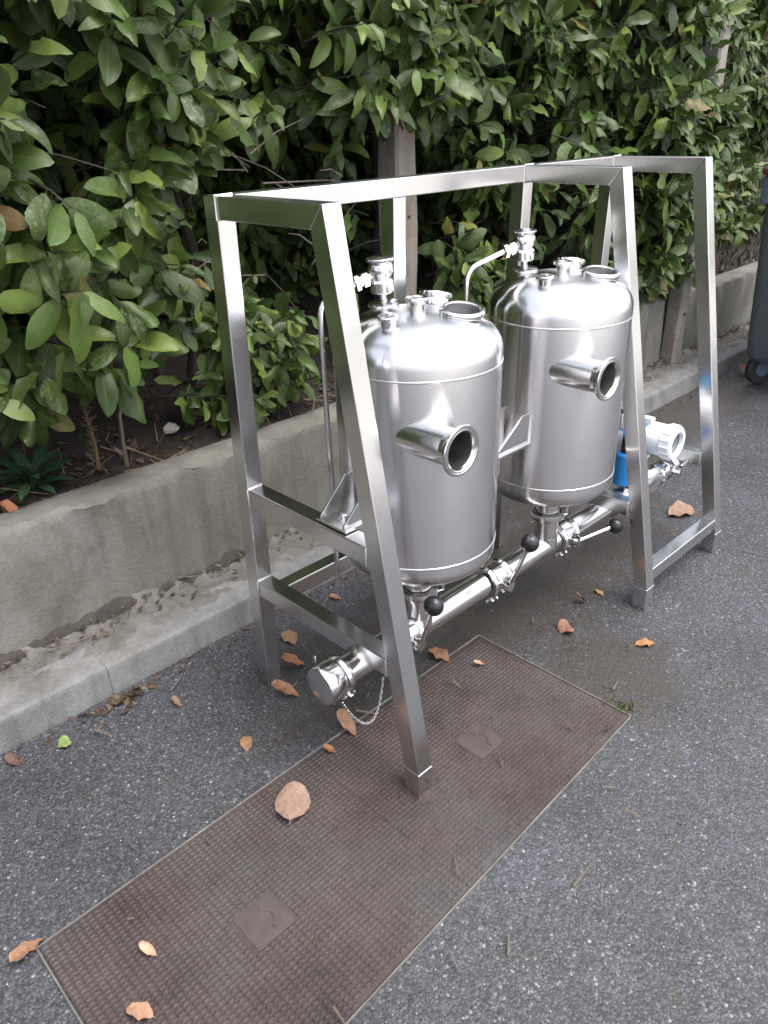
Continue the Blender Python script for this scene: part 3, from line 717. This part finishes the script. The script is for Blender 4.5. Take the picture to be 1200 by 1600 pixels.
# ------------------------------------------------------------------ the hedge
def front_y(x, z):
    b = np.interp(x, [-2, .2, 1.0, 1.45, 1.8, 2.2, 2.7, 3.3, 4.1, 4.7, 5.2, 6.0, 8], [2.2, 2.18, 2.16, 2.28, 2.52, 2.46, 2.36, 2.36, 2.02, 2.06, 2.75, 2.95, 3.0])
    b += .05 * math.sin(x * 7.3 + z * 3) + .05 * math.sin(z * 6.1 + x * 4.4)
    if z < 1.0: b += (1.0 - z) * (.10 if x > 1.75 else .06)
    return b
def density(x, z):
    d = 1.0
    def hole(cx, cz, rx, rz, v=0.0):
        nonlocal d
        q = ((x - cx) / rx) ** 2 + ((z - cz) / rz) ** 2
        if q < 1: d = min(d, v)
    hole(1.06, 1.56, .085, .11)
    hole(1.86, 1.24, .36, .33, .03)
    hole(1.70, 1.38, .22, .17, .03)
    hole(1.62, 1.05, .18, .22, .06)
    if x < 1.30:
        lim = np.interp(x, [-2, .45, .78, .95, 1.15, 1.30], [.85, .80, .78, .86, .98, 1.02]) + .03 * math.sin(x * 31)
        if z < lim: d = 0
    if 1.22 <= x <= 1.85 and z < 1.04:
        d = 1.0 if (.60 < z < .96 and 1.30 < x < 1.80) else 0.0
    if x > 1.85:
        lim = np.interp(x, [1.85, 2.3, 2.8, 3.6, 4.3, 4.9, 5.2, 8], [.78, .62, .60, .60, .66, .72, .80, .80]) + .04 * math.sin(x * 17)
        if z < lim: d = 0
    if 2.40 < x < 2.78 and .6 < z < 1.62: d = 0
    hole(3.35, 1.50, .10, .10, .1); hole(3.05, 1.20, .12, .07, .2); hole(2.95, .95, .10, .14, .2); hole(5.05, 1.35, .10, .2, .2)
    return d
def near_post(p):
    # the gap in the foliage through which the brown post shows, and the dark bare hollows of an old hedge
    if p[1] < 1.9: return False
    q = p[0] / p[1]; e = (1.55 - p[2]) / p[1]
    if p[1] < 2.60 and .915 < q < 1.045 and -.02 < e < .40: return True
    if p[1] > 3.25: return False
    w = .10 * math.sin(p[0] * 23 + p[2] * 17) + .08 * math.sin(p[2] * 41 - p[1] * 19)
    def hol(cq, ce, rq, re): return ((q - cq) / rq) ** 2 + ((e - ce) / re) ** 2 < 1 + w * 3
    if hol(.76, .155, .135, .118): return True
    if hol(.445, .0, .055, .075): return True
    if hol(.545, .30, .055, .13) : return p[1] < 2.28 or p[1] > 2.5 or p[0] < 1.28
    if hol(1.02, .30, .05, .08) or hol(1.27, .18, .05, .035) or hol(1.42, .04, .05, .04) or hol(1.15, .16, .05, .03) or hol(.60, .10, .02, .06): return True
    return False
def clump(x, z):
    return .5 + .25 * math.sin(x * 13.7 + 2.1 * math.sin(z * 9.1)) + .25 * math.sin(z * 15.3 + 2.4 * math.sin(x * 8.3 + 1))
SHR = [('laurel_shrub', 'large leaved laurel bush at the left edge overhanging the low wall', .25, 1.30, .78),
       ('laurel_shrub', 'low leafy laurel bush just above the wall behind the near end rail', 1.34, 1.92, .55),
       ('laurel_shrub', 'laurel with a dark hollow and bare twigs left of the brown post', 1.30, 2.42, .78),
       ('laurel_shrub', 'dense laurel behind the tanks, right of the brown post', 2.42, 3.35, .55),
       ('laurel_shrub', 'bright green bushy laurel left of the tall pale post', 3.35, 5.15, .55),
       ('laurel_shrub', 'darker laurel farthest back, set behind the pale post above the bank', 5.15, 8.2, .95)]
def spray(x, y, z, rng, droop, L0):
    """one leafy shoot with its tip at (x, y, z): its stem points and its leaves"""
    d = np.array([rng.gauss(0, .45), -1.0, rng.uniform(-.35, .75) - droop * .5]); d /= np.linalg.norm(d)
    ln = rng.uniform(.18, .36); tip = np.array([x, y, z]); base = tip - d * ln; base[2] -= .05
    out = []; n = rng.randint(6, 10); ph = rng.random() * 6.28
    side = np.cross(d, [0, 0, 1.]); side /= np.linalg.norm(side); upv = np.cross(side, d)
    for i in range(n):
        f = 1 - (i / n) * .85
        a = ph + i * 2.4
        rad = side * math.cos(a) + upv * math.sin(a)
        p = base + (tip - base) * f
        o = .25 + .75 * (1 - f) * 1.1
        ld = d * (1.05 - .65 * min(1, i / 4)) + rad * (.35 + .75 * min(1, i / 3)) + np.array([0, 0, -1.]) * (.05 + droop * rng.uniform(.1, 1.0))
        ln_ = d * .70 + np.array([0, -.35, .65]) + np.array([rng.gauss(0, .3), rng.gauss(0, .3), rng.gauss(0, .25)])
        s = L0 * (rng.uniform(.80, 1.15) if i > 1 else rng.uniform(.5, .85))
        out.append((p + ld / np.linalg.norm(ld) * s * .08, frame_of(ld, ln_), s, rng.randrange(len(SH))))
    return [base, base + (tip - base) * .5 + np.array([0, 0, .01]), tip], out

CELL = 3
for si, (nm, lab, xa, xb, zb) in enumerate(SHR):
    rng = random.Random(100 + si)
    low = si == 1
    cxm = (xa + xb) / 2 if si else .55
    root = thing(nm, lab, 'shrub', (cxm, 2.75 if si < 5 else 3.3, .5), 'laurel shrubs of the hedge')
    off = np.array(root.location)
    zt = 2.05 if not low else 1.0
    leaves = []; stems = []
    area = (xb - xa) * (zt - zb)
    L0 = .142 if si not in (0,) else .152
    if si in (1,): L0 = .105
    for layer, (dep, per) in enumerate(((0.0, 62), (.13, 34), (.30, 12))):
        for _ in range(int(area * per * (1.35 if low else 1))):
            x = rng.uniform(xa - .03, xb + .03); z = rng.uniform(zb - .02, zt)
            dd = density(x, z) if (si != 2 or z > 1.0) else 0
            if low: dd = 1.0 if ((x - 1.63) / .28) ** 2 + ((z - .78) / .25) ** 2 < 1 else 0
            if rng.random() > dd or (not low and clump(x, z) < (.17 if layer == 0 else .30)): continue
            y = front_y(x, z) + dep + rng.uniform(-.05, .07)
            if low: y = 2.30 + dep * .6 + rng.uniform(0, .1)
            st, lv = spray(x, y, z, rng, 1.0 if (z < 1.5 and si in (0, 2)) else .6, L0)
            stems.append(st)
            for l in lv:
                if not near_post(l[0]): leaves.append(l)
    extra = {2: [(2.15, 2.62, 1.60, 2.08, 2.22, 2.36, 34)], 4: [(4.0, 4.62, 1.0, 1.60, 1.93, 2.05, 52), (3.5, 4.4, .62, .9, 2.05, 2.2, 16)], 1: [(1.48, 1.86, .62, .95, 2.25, 2.38, 34)], 5: [(5.2, 7.4, .66, 1.15, 2.55, 2.85, 110)]}.get(si, [])
    for (xa_, xb_, za_, zb_, ya_, yb_, n_) in extra:
        for _ in range(n_):
            st, lv = spray(rng.uniform(xa_, xb_), rng.uniform(ya_, yb_), rng.uniform(za_, zb_), rng, .5, L0)
            stems.append(st); leaves += [l for l in lv if not near_post(l[0])]
    # crown above the picture and thick inside
    deep = []
    ytop = 2.45 if si < 5 else 3.0
    if not low:
        for _ in range(int((xb - xa) * 3000)):
            x = rng.uniform(xa, xb); z = rng.uniform(max(zb, .70), 3.3); y = ytop + rng.uniform(.95, 1.5)
            if z > 2.0: z = 2.0 + (z - 2.0) * .6; y = front_y(x, z) + rng.uniform(.0, 1.6)
            if near_post((x, y, z)): continue
            dv = np.array([rng.gauss(0, .6), rng.gauss(-.4, .5), rng.gauss(-.4, .5)]); nv = np.array([rng.gauss(0, .4), -.4, .8])
            deep.append((np.array([x, y, z]), frame_of(dv, nv), L0 * rng.uniform(.8, 1.2), rng.randrange(len(SH))))
    # which leaves show largest
    P = []; idx = []
    for i, (p, Rm, s, k) in enumerate(leaves):
        V = SH[k][0][3:-7] * s @ Rm.T + p
        V = np.concatenate([V, (V[:-3] + V[3:]) / 2]); P.append(V); idx.append(np.full(len(V), i))
    P = np.concatenate(P); idx = np.concatenate(idx)
    px, py, pz = project(P)
    ok = (px > -5) & (px < 1205) & (py > -5) & (py < 900)
    cell = (np.floor(px / CELL) + 1000 * np.floor(py / CELL))[ok]; pz_ = pz[ok]; id_ = idx[ok]
    od = np.lexsort((pz_, cell)); cs = cell[od]; first = np.ones(len(cs), bool); first[1:] = cs[1:] != cs[:-1]
    cnt = np.bincount(id_[od][first], minlength=len(leaves)).astype(float)
    scale = np.array([l[2] for l in leaves]); dist = np.array([np.linalg.norm(l[0] - CP) for l in leaves])
    score = cnt * (scale / dist) ** 2 / 20
    pick = set(np.argsort(-score)[:min(290, int(len(leaves) * .8))].tolist()); pick = {i for i in pick if cnt[i] > 1}
    for i in sorted(pick):
        p, Rm, s, k = leaves[i]
        o = bpy.data.objects.new('leaf', LEAF_ME[k]); COL.objects.link(o); o.parent = root
        Mx = Matrix.Identity(4)
        for a in range(3):
            for b in range(3): Mx[a][b] = Rm[a, b] * s
            Mx[a][3] = p[a] - off[a]
        o.matrix_local = Mx
    rest = [l for i, l in enumerate(leaves) if i not in pick] + deep
    rest = [(p - off, Rm, s, k) for p, Rm, s, k in rest]
    stuff(link('foliage', merged('foliage', rest, 'leaf'), root))
    tw = MB()
    for st in stems[:500]:
        tw.tube([q - off for q in st], .003, 4, False, [.0045, .0035, .002])
    stuff(tw.build('shoots', 'bark', root))
    for t_ in range(2):
        x0 = rng.uniform(-.25, .25) * (xb - xa); y0 = rng.uniform(.0, .2) if low else rng.uniform(.25, .5)
        h = .4 if low else rng.uniform(1.3, 1.9)
        pts = [(x0, y0, -.12), (x0 + rng.uniform(-.06, .06), y0, h * .3), (x0 + rng.uniform(-.15, .15), y0 + rng.uniform(-.1, .1), h * .65), (x0 + rng.uniform(-.3, .3), y0 + rng.uniform(-.2, .2), h)]
        MB().tube(pts, .02, 8, True, [.020, .017, .012, .005] if low else [.032, .026, .018, .007]).build('trunk', 'bark', root)
    if si == 2:
        # bare twigs hanging in the hollow
        for t_ in range(16):
            a = np.array([rng.uniform(1.55, 2.25), rng.uniform(2.35, 2.75), rng.uniform(1.0, 1.5)]) - off
            d = np.array([rng.gauss(0, .25), rng.gauss(-.05, .12), rng.gauss(.02, .2)])
            MB().tube([a, a + d * .5 + np.array([0, 0, .015]), a + d], .003, 5, True, [.0035, .0028, .0012]).build('bare_twig', 'pale_twig', root)

# hedge beyond the left edge of the picture (seen in the steel)
rng = random.Random(5); lv = []
for _ in range(3000):
    x = rng.uniform(-3.2, .3); z = rng.uniform(.75, 2.4); y = 2.2 + abs(rng.gauss(0, .28))
    dv = np.array([rng.gauss(0, .6), -.6, rng.gauss(-.4, .4)]); nv = np.array([rng.gauss(0, .3), -.5, .8])
    lv.append((np.array([x, y, z]), frame_of(dv, nv), .15 * rng.uniform(.8, 1.2), rng.randrange(len(SH))))
hl = link('hedge', merged('hedge', lv, 'leaf')); stuff(hl)
# ------------------------------------------------------------------ plants on the bed
wd = thing('weed_rosette', 'dark green leafy weed growing on the soil at the left edge', 'plant', (.735, 2.40, .50))
WS = [leaf_shape(.35, .2, .05, .28, .1, 0), leaf_shape(.55, .15, .08, .30, -.2, 0)]
WM = [np_mesh('leaf', V, F, 'weed_leaf', uv=U) for V, F, U in WS]
rng = random.Random(3)
for i in range(22):
    a = i * 2.4; e = .25 + .9 * (1 - i / 22) 
    dv = np.array([math.cos(a), math.sin(a) * .8, .35 + 1.1 * (i / 22)]); nv = np.array([-math.cos(a) * .6, -math.sin(a) * .6 - .1, 1])
    Rm = frame_of(dv, nv); s = .150 * rng.uniform(.8, 1.1)
    o = bpy.data.objects.new('leaf', WM[i % 2]); COL.objects.link(o); o.parent = wd
    Mx = Matrix.Identity(4)
    for a_ in range(3):
        for b_ in range(3): Mx[a_][b_] = Rm[a_, b_] * s
    Mx[2][3] = .012 + .05 * i / 22; o.matrix_local = Mx
MB().tube([(0, 0, -.03), (0, 0, .07)], .008, 8).build('stem', 'weed_leaf', wd)
dsx = thing('dry_seed_stalk', 'dry brown seed stalk standing on the soil above the wall', 'plant', (.965, 2.43, .49))
MB().tube([(0, 0, -.02), (.008, 0, .10), (.0, .01, .235)], .004, 6, True, [.006, .005, .003]).build('stalk', 'dry_stalk', dsx)
sd_ = MB(); rng = random.Random(8)
for i in range(70):
    h = .07 + .17 * rng.random() ** .7; a = rng.random() * 6.28; l = rng.uniform(.008, .028)
    p = Vector((.004, .005, h)); sd_.tube([p, p + Vector((math.cos(a) * l, math.sin(a) * l, rng.uniform(-.006, .02)))], .0016, 4)
sd_.build('seed_heads', 'dry_stalk', dsx)
sap = thing('bare_sapling', 'thin bare curved sapling stem rising from the soil into the dark', 'plant', (1.055, 2.40, .49))
MB().tube([(0, 0, -.02), (.004, 0, .08), (.015, .01, .18), (.05, .02, .26), (.11, .03, .325), (.16, .04, .36)], .005, 8, True, [.0085, .007, .006, .005, .0038, .002]).build('stem', 'pale_twig', sap)
MB().tube([(.045, .02, .25), (.075, .03, .33), (.10, .05, .42)], .003, 6, True, [.004, .003, .0015]).build('side_shoot', 'pale_twig', sap)
# ------------------------------------------------------------------ fallen leaves (each its own thing)
DEADS = []
def dead_shape(bend, fold, wave, wr, twist, curl):
    V, F, U = leaf_shape(bend, fold, wave, wr, twist, curl); V = V - np.array([0, .48, 0]); return V, F, U
DS = [dead_shape(-.25, .40, .22, .62, .7, 0), dead_shape(.25, .30, .28, .70, -.8, .0), dead_shape(-.5, .6, .2, .60, .4, 0), dead_shape(.12, .16, .16, .88, .35, .2)]
DM = [np_mesh('dead_leaf', V, F, 'dead_leaf', uv=U) for V, F, U in DS]
def fallen(x, y, L, rot, k, label, col=(1, 1, 1), z=0.0, tilt=.15, flat=.62):
    o = bpy.data.objects.new('fallen_leaf', DM[k]); COL.objects.link(o)
    o.rotation_euler = (tilt, rnd.uniform(-.2, .2), rot); o.scale = (L, L, L * flat)
    o.color = (*col, 1)
    bpy.context.view_layer.update()
    zs = [(o.matrix_world @ v.co).z for v in DM[k].vertices]; o.location = (x, y, z - min(zs) + .001)
    tag(o, label, 'leaf', 'fallen dead leaves'); return o
G = .0075
fallen(.765, 1.165, .125, -.75, 3, 'largest pale tan dead leaf lying on the rusty cover', (1.45, 1.50, 1.62), G, .05, .30)
fallen(.815, 1.435, .062, -.55, 1, 'small orange dead leaf on bare asphalt left of the cover', (1.4, 1.1, .8), 0)
fallen(1.020, 1.515, .085, .6, 2, 'curled two lobed brown dead leaf beside the pipe end cap', (1.3, 1.0, .8), 0)
fallen(1.115, 1.60, .085, 1.1, 0, 'upright orange dead leaf leaning by the rear near post', (1.4, .95, .6), 0, .5)
fallen(1.205, 1.735, .090, -.2, 1, 'brown dead leaf with a yellow edge nearest the kerb inside the frame', (1.2, 1.0, .75), 0)
fallen(1.050, 1.270, .080, -.15, 2, 'tan dead leaf lying across the left edge of the cover', (1.4, 1.2, 1.0), G)
fallen(.955, 1.240, .040, .4, 0, 'tiny orange dead leaf on the cover below the chain', (1.5, 1.0, .6), G)
fallen(1.475, 1.300, .090, -.05, 1, 'pale torn dead leaf on the far left corner of the cover', (1.6, 1.4, 1.1), G)
fallen(1.525, 1.175, .035, .9, 2, 'small pale dead leaf on the far end of the cover', (1.7, 1.4, 1.2), G)
fallen(2.045, 1.135, .055, 1.2, 0, 'small orange dead leaf standing on edge beyond the cover', (1.5, 1.0, .6), 0, .7)
fallen(1.875, 1.080, .072, -.4, 3, 'oval pinkish dead leaf flat on the damp asphalt right of the cover', (1.35, 1.1, 1.0), 0)
fallen(1.985, .855, .065, .9, 1, 'yellow orange curled dead leaf on the open asphalt at right', (1.9, 1.5, .8), 0)
fallen(2.150, 1.125, .045, -.3, 1, 'tiny pale yellow dead leaf just left of the middle front leg', (2.0, 1.9, 1.3), 0)
fallen(.135, 1.270, .075, 1.9, 0, 'tan dead leaf at the near left corner of the cover', (1.5, 1.2, 1.0), 0)
fallen(.315, 1.083, .040, .3, 2, 'small cream dead leaf on the near part of the cover', (1.9, 1.7, 1.5), G)
fallen(.240, .985, .062, .5, 1, 'cream dead leaf cut by the bottom edge of the picture', (1.9, 1.7, 1.5), G)
fallen(2.93, 1.195, .150, -1.9, 1, 'long curled brown dead leaf between the two far legs', (1.3, 1.2, 1.1), 0, .1)
fallen(2.20, 1.64, .070, -.2, 1, 'tan dead leaf at the foot of the middle rear post', (1.5, 1.3, .9), 0)
fallen(.455, 1.805, .050, -.2, 3, 'yellow green fallen leaf near the kerb at left', (1.1, 2.6, 1.2), 0)
fallen(.325, 1.850, .050, .2, 0, 'dark red brown dead leaf against the kerb at the left edge', (.6, .5, .5), 0)
fallen(.765, 1.725, .040, .1, 2, 'small dull brown dead leaf on asphalt between kerb joint and frame', (.9, .9, .8), 0)
fallen(5.05, 1.80, .14, -.5, 0, 'orange brown dead leaf by the wheel of the bin', (1.5, 1.0, .7), 0)
fallen(.62, 2.30, .075, .3, 2, 'orange dead leaf on the soil beside the weed', (1.6, 1.0, .7), .50)
fallen(1.47, 1.80, .045, .6, 0, 'small brown dead leaf under the thin vent tube', (1.3, 1.0, .8), 0)

# pale stone on the bed
st = MB(); rng = random.Random(4); pr = [(.03 * math.sin(math.pi * i / 6), .022 * -math.cos(math.pi * i / 6)) for i in range(7)]
st.lathe(pr, n=9); st.v = [(x * rng.uniform(.8, 1.25), y * rng.uniform(.8, 1.2), z * rng.uniform(.7, 1.1)) for x, y, z in st.v]
o = st.build('stone', 'stone'); o.location = (1.30, 2.50, .535); tag(o, 'pale stone lying on the dark soil under the hedge', 'stone')

# ------------------------------------------------------------------ uncountable litter
def scatter(name, n, area, zf, mat, size, rng, kind='flake', parent=None):
    V = []; F = []; T = []; c = 0
    for _ in range(n):
        x, y = area(rng); z = zf(x, y); s = rng.uniform(*size); a = rng.random() * 6.28; t = rng.gauss(0, .35)
        if kind == 'flake':
            q = np.array([(-.5, 0, 0), (-.1, -.28, .08), (.5, 0, .02), (-.05, .3, .1)]) * s
        elif kind == 'twig':
            w = .0022; q = np.array([(-.5 * s, -w, .001), (.5 * s, -w * .5, .002), (.5 * s, w * .5, .004), (-.5 * s, w, .005)])
        elif kind == 'blade':
            w = .004; q = np.array([(-w, 0, 0), (w, 0, 0), (w * .4 + rng.gauss(0, .3) * s, rng.gauss(0, .15) * s, s), (-w * .2, 0, s * .5)])
        ca, sa = math.cos(a), math.sin(a)
        q = np.stack([q[:, 0] * ca - q[:, 1] * sa, q[:, 0] * sa + q[:, 1] * ca, q[:, 2] + (q[:, 0] * t if kind != 'blade' else 0)], 1)
        q[:, 2] -= min(0, q[:, 2].min()); q += (x, y, z)
        V.append(q); F.append(np.array([[0, 1, 2, 3]]) + c); c += 4; T.append(rng.random())
    return stuff(link(name, np_mesh(name, np.concatenate(V), np.concatenate(F), mat, np.array(T), smooth=False), parent))
rng = random.Random(21)
soilz = lambda x, y: .485 + float(.022 * wob(np.array(x), np.array(y), 7) + .014 * wob(np.array(x), np.array(y), 23, 1)) + max(0, y - 2.32) * .16 + .002
scatter('soil_litter', 900, lambda g: (g.uniform(.3, 6.5), 2.31 + abs(g.gauss(0, .28))), soilz, 'litter', (.015, .055), rng)
scatter('soil_twigs', 220, lambda g: (g.uniform(.3, 3), 2.31 + abs(g.gauss(0, .2))), soilz, 'dry_stalk', (.04, .16), rng, 'twig')
scatter('verge_litter', 600, lambda g: (g.uniform(0, 6.5), min(2.16, 2.145 - abs(g.gauss(0, .05)))), lambda x, y: .115 + .02 * max(0, (y - 2.09) / .07), 'litter', (.006, .03), rng)
scatter('verge_twigs', 110, lambda g: (g.uniform(0, 6.5), g.uniform(2.03, 2.15)), lambda x, y: .118, 'pale_twig', (.03, .12), rng, 'twig')
scatter('gutter_litter', 420, lambda g: (g.uniform(.3, 6), 1.90 - abs(g.gauss(0, .04))), lambda x, y: .001, 'litter', (.006, .028), rng)
scatter('gutter_clump', 70, lambda g: (g.gauss(.66, .05), 1.885 - abs(g.gauss(0, .03))), lambda x, y: .001, 'litter', (.012, .04), rng)
scatter('ground_twigs', 110, lambda g: (g.uniform(.2, 3.5), g.uniform(.5, 1.9)), lambda x, y: .008, 'pale_twig', (.015, .07), rng, 'twig')
scatter('ground_crumbs', 500, lambda g: (g.uniform(.2, 4), g.uniform(.3, 1.9)), lambda x, y: .002, 'litter', (.003, .012), rng)
scatter('dry_grass', 1500, lambda g: (g.uniform(4.8, 8.5), g.uniform(2.33, 3.1)), soilz, 'dry_grass', (.03, .11), rng, 'blade')
scatter('green_grass', 500, lambda g: (g.uniform(5.2, 7.5), g.uniform(2.6, 3.1)), soilz, 'grass', (.04, .12), rng, 'blade')
scatter('joint_grass', 60, lambda g: (1.665 + g.gauss(0, .018), .755 + g.gauss(0, .022)), lambda x, y: 0, 'grass', (.008, .022), rng, 'blade')
FEET = [(x, .965) for x in (1.03, 2.182, 2.718)] + [(x, 1.61) for x in (1.03, 1.592, 2.182, 2.718)]
def at_foot(g):
    fx, fy_ = g.choice(FEET); a = g.random() * 6.28; d = .030 + abs(g.gauss(0, .018)); return fx + math.cos(a) * d, fy_ + math.sin(a) * d
scatter('foot_grit', 420, at_foot, lambda x, y: .007 if (x < 1.5 and y < 1.2) else .0015, 'litter', (.003, .010), rng)
# pale aggregate standing a little proud of the worn asphalt
def chips(n):
    oc = np.array([(1, 0, 0), (0, 1, 0), (-1, 0, 0), (0, -1, 0), (0, 0, .55), (.4, .4, .45), (-.5, .3, .4)], float)
    fo = np.array([(0, 5, 4), (0, 1, 5), (1, 4, 5), (1, 6, 4), (1, 2, 6), (2, 4, 6), (2, 3, 4), (3, 0, 4)])
    V = []; F = []; T = []
    while len(V) < n:
        d = .55 + 4.5 * nr.random() ** 1.6; a = math.radians(nr.uniform(8, 92)); x = d * math.cos(a); y = d * math.sin(a)
        if y > 1.89 or (gx0 - .01 < x < gx1 + .01 and gy0 - .01 < y < gy1 + .02): continue
        s = nr.uniform(.0009, .0024) * (1.2 if nr.random() < .1 else 1); b = nr.random() * 6.28; c, s2 = math.cos(b), math.sin(b)
        q = oc * (1 + nr.uniform(-.3, .3, (7, 1))) * s
        q = np.stack([q[:, 0] * c - q[:, 1] * s2, q[:, 0] * s2 + q[:, 1] * c, q[:, 2]], 1) + (x, y, -.0003)
        F.append(fo + 7 * len(V)); V.append(q)
    return np.concatenate(V), np.concatenate(F)
def mk_chip():
    m, nt, b, N, L = newmat('aggregate')
    w = N.new('ShaderNodeTexWhiteNoise'); p = geopos(nt)
    sc = N.new('ShaderNodeVectorMath'); sc.operation = 'SNAP'; sc.inputs[1].default_value = (.006,) * 3; L.new(p, sc.inputs[0]); L.new(sc.outputs[0], w.inputs[0])
    L.new(ramp(nt, w.outputs[0], [(0, (.07, .07, .075)), (.6, (.13, .13, .135)), (.9, (.26, .255, .25)), (1, (.48, .47, .45))]).outputs[0], b.inputs['Base Color'])
    b.inputs['Roughness'].default_value = .5
    return m
MAT['aggregate'] = mk_chip()
V, F = chips(6500)
stuff(link('asphalt_chips', np_mesh('asphalt_chips', V, F, 'aggregate', smooth=False)))
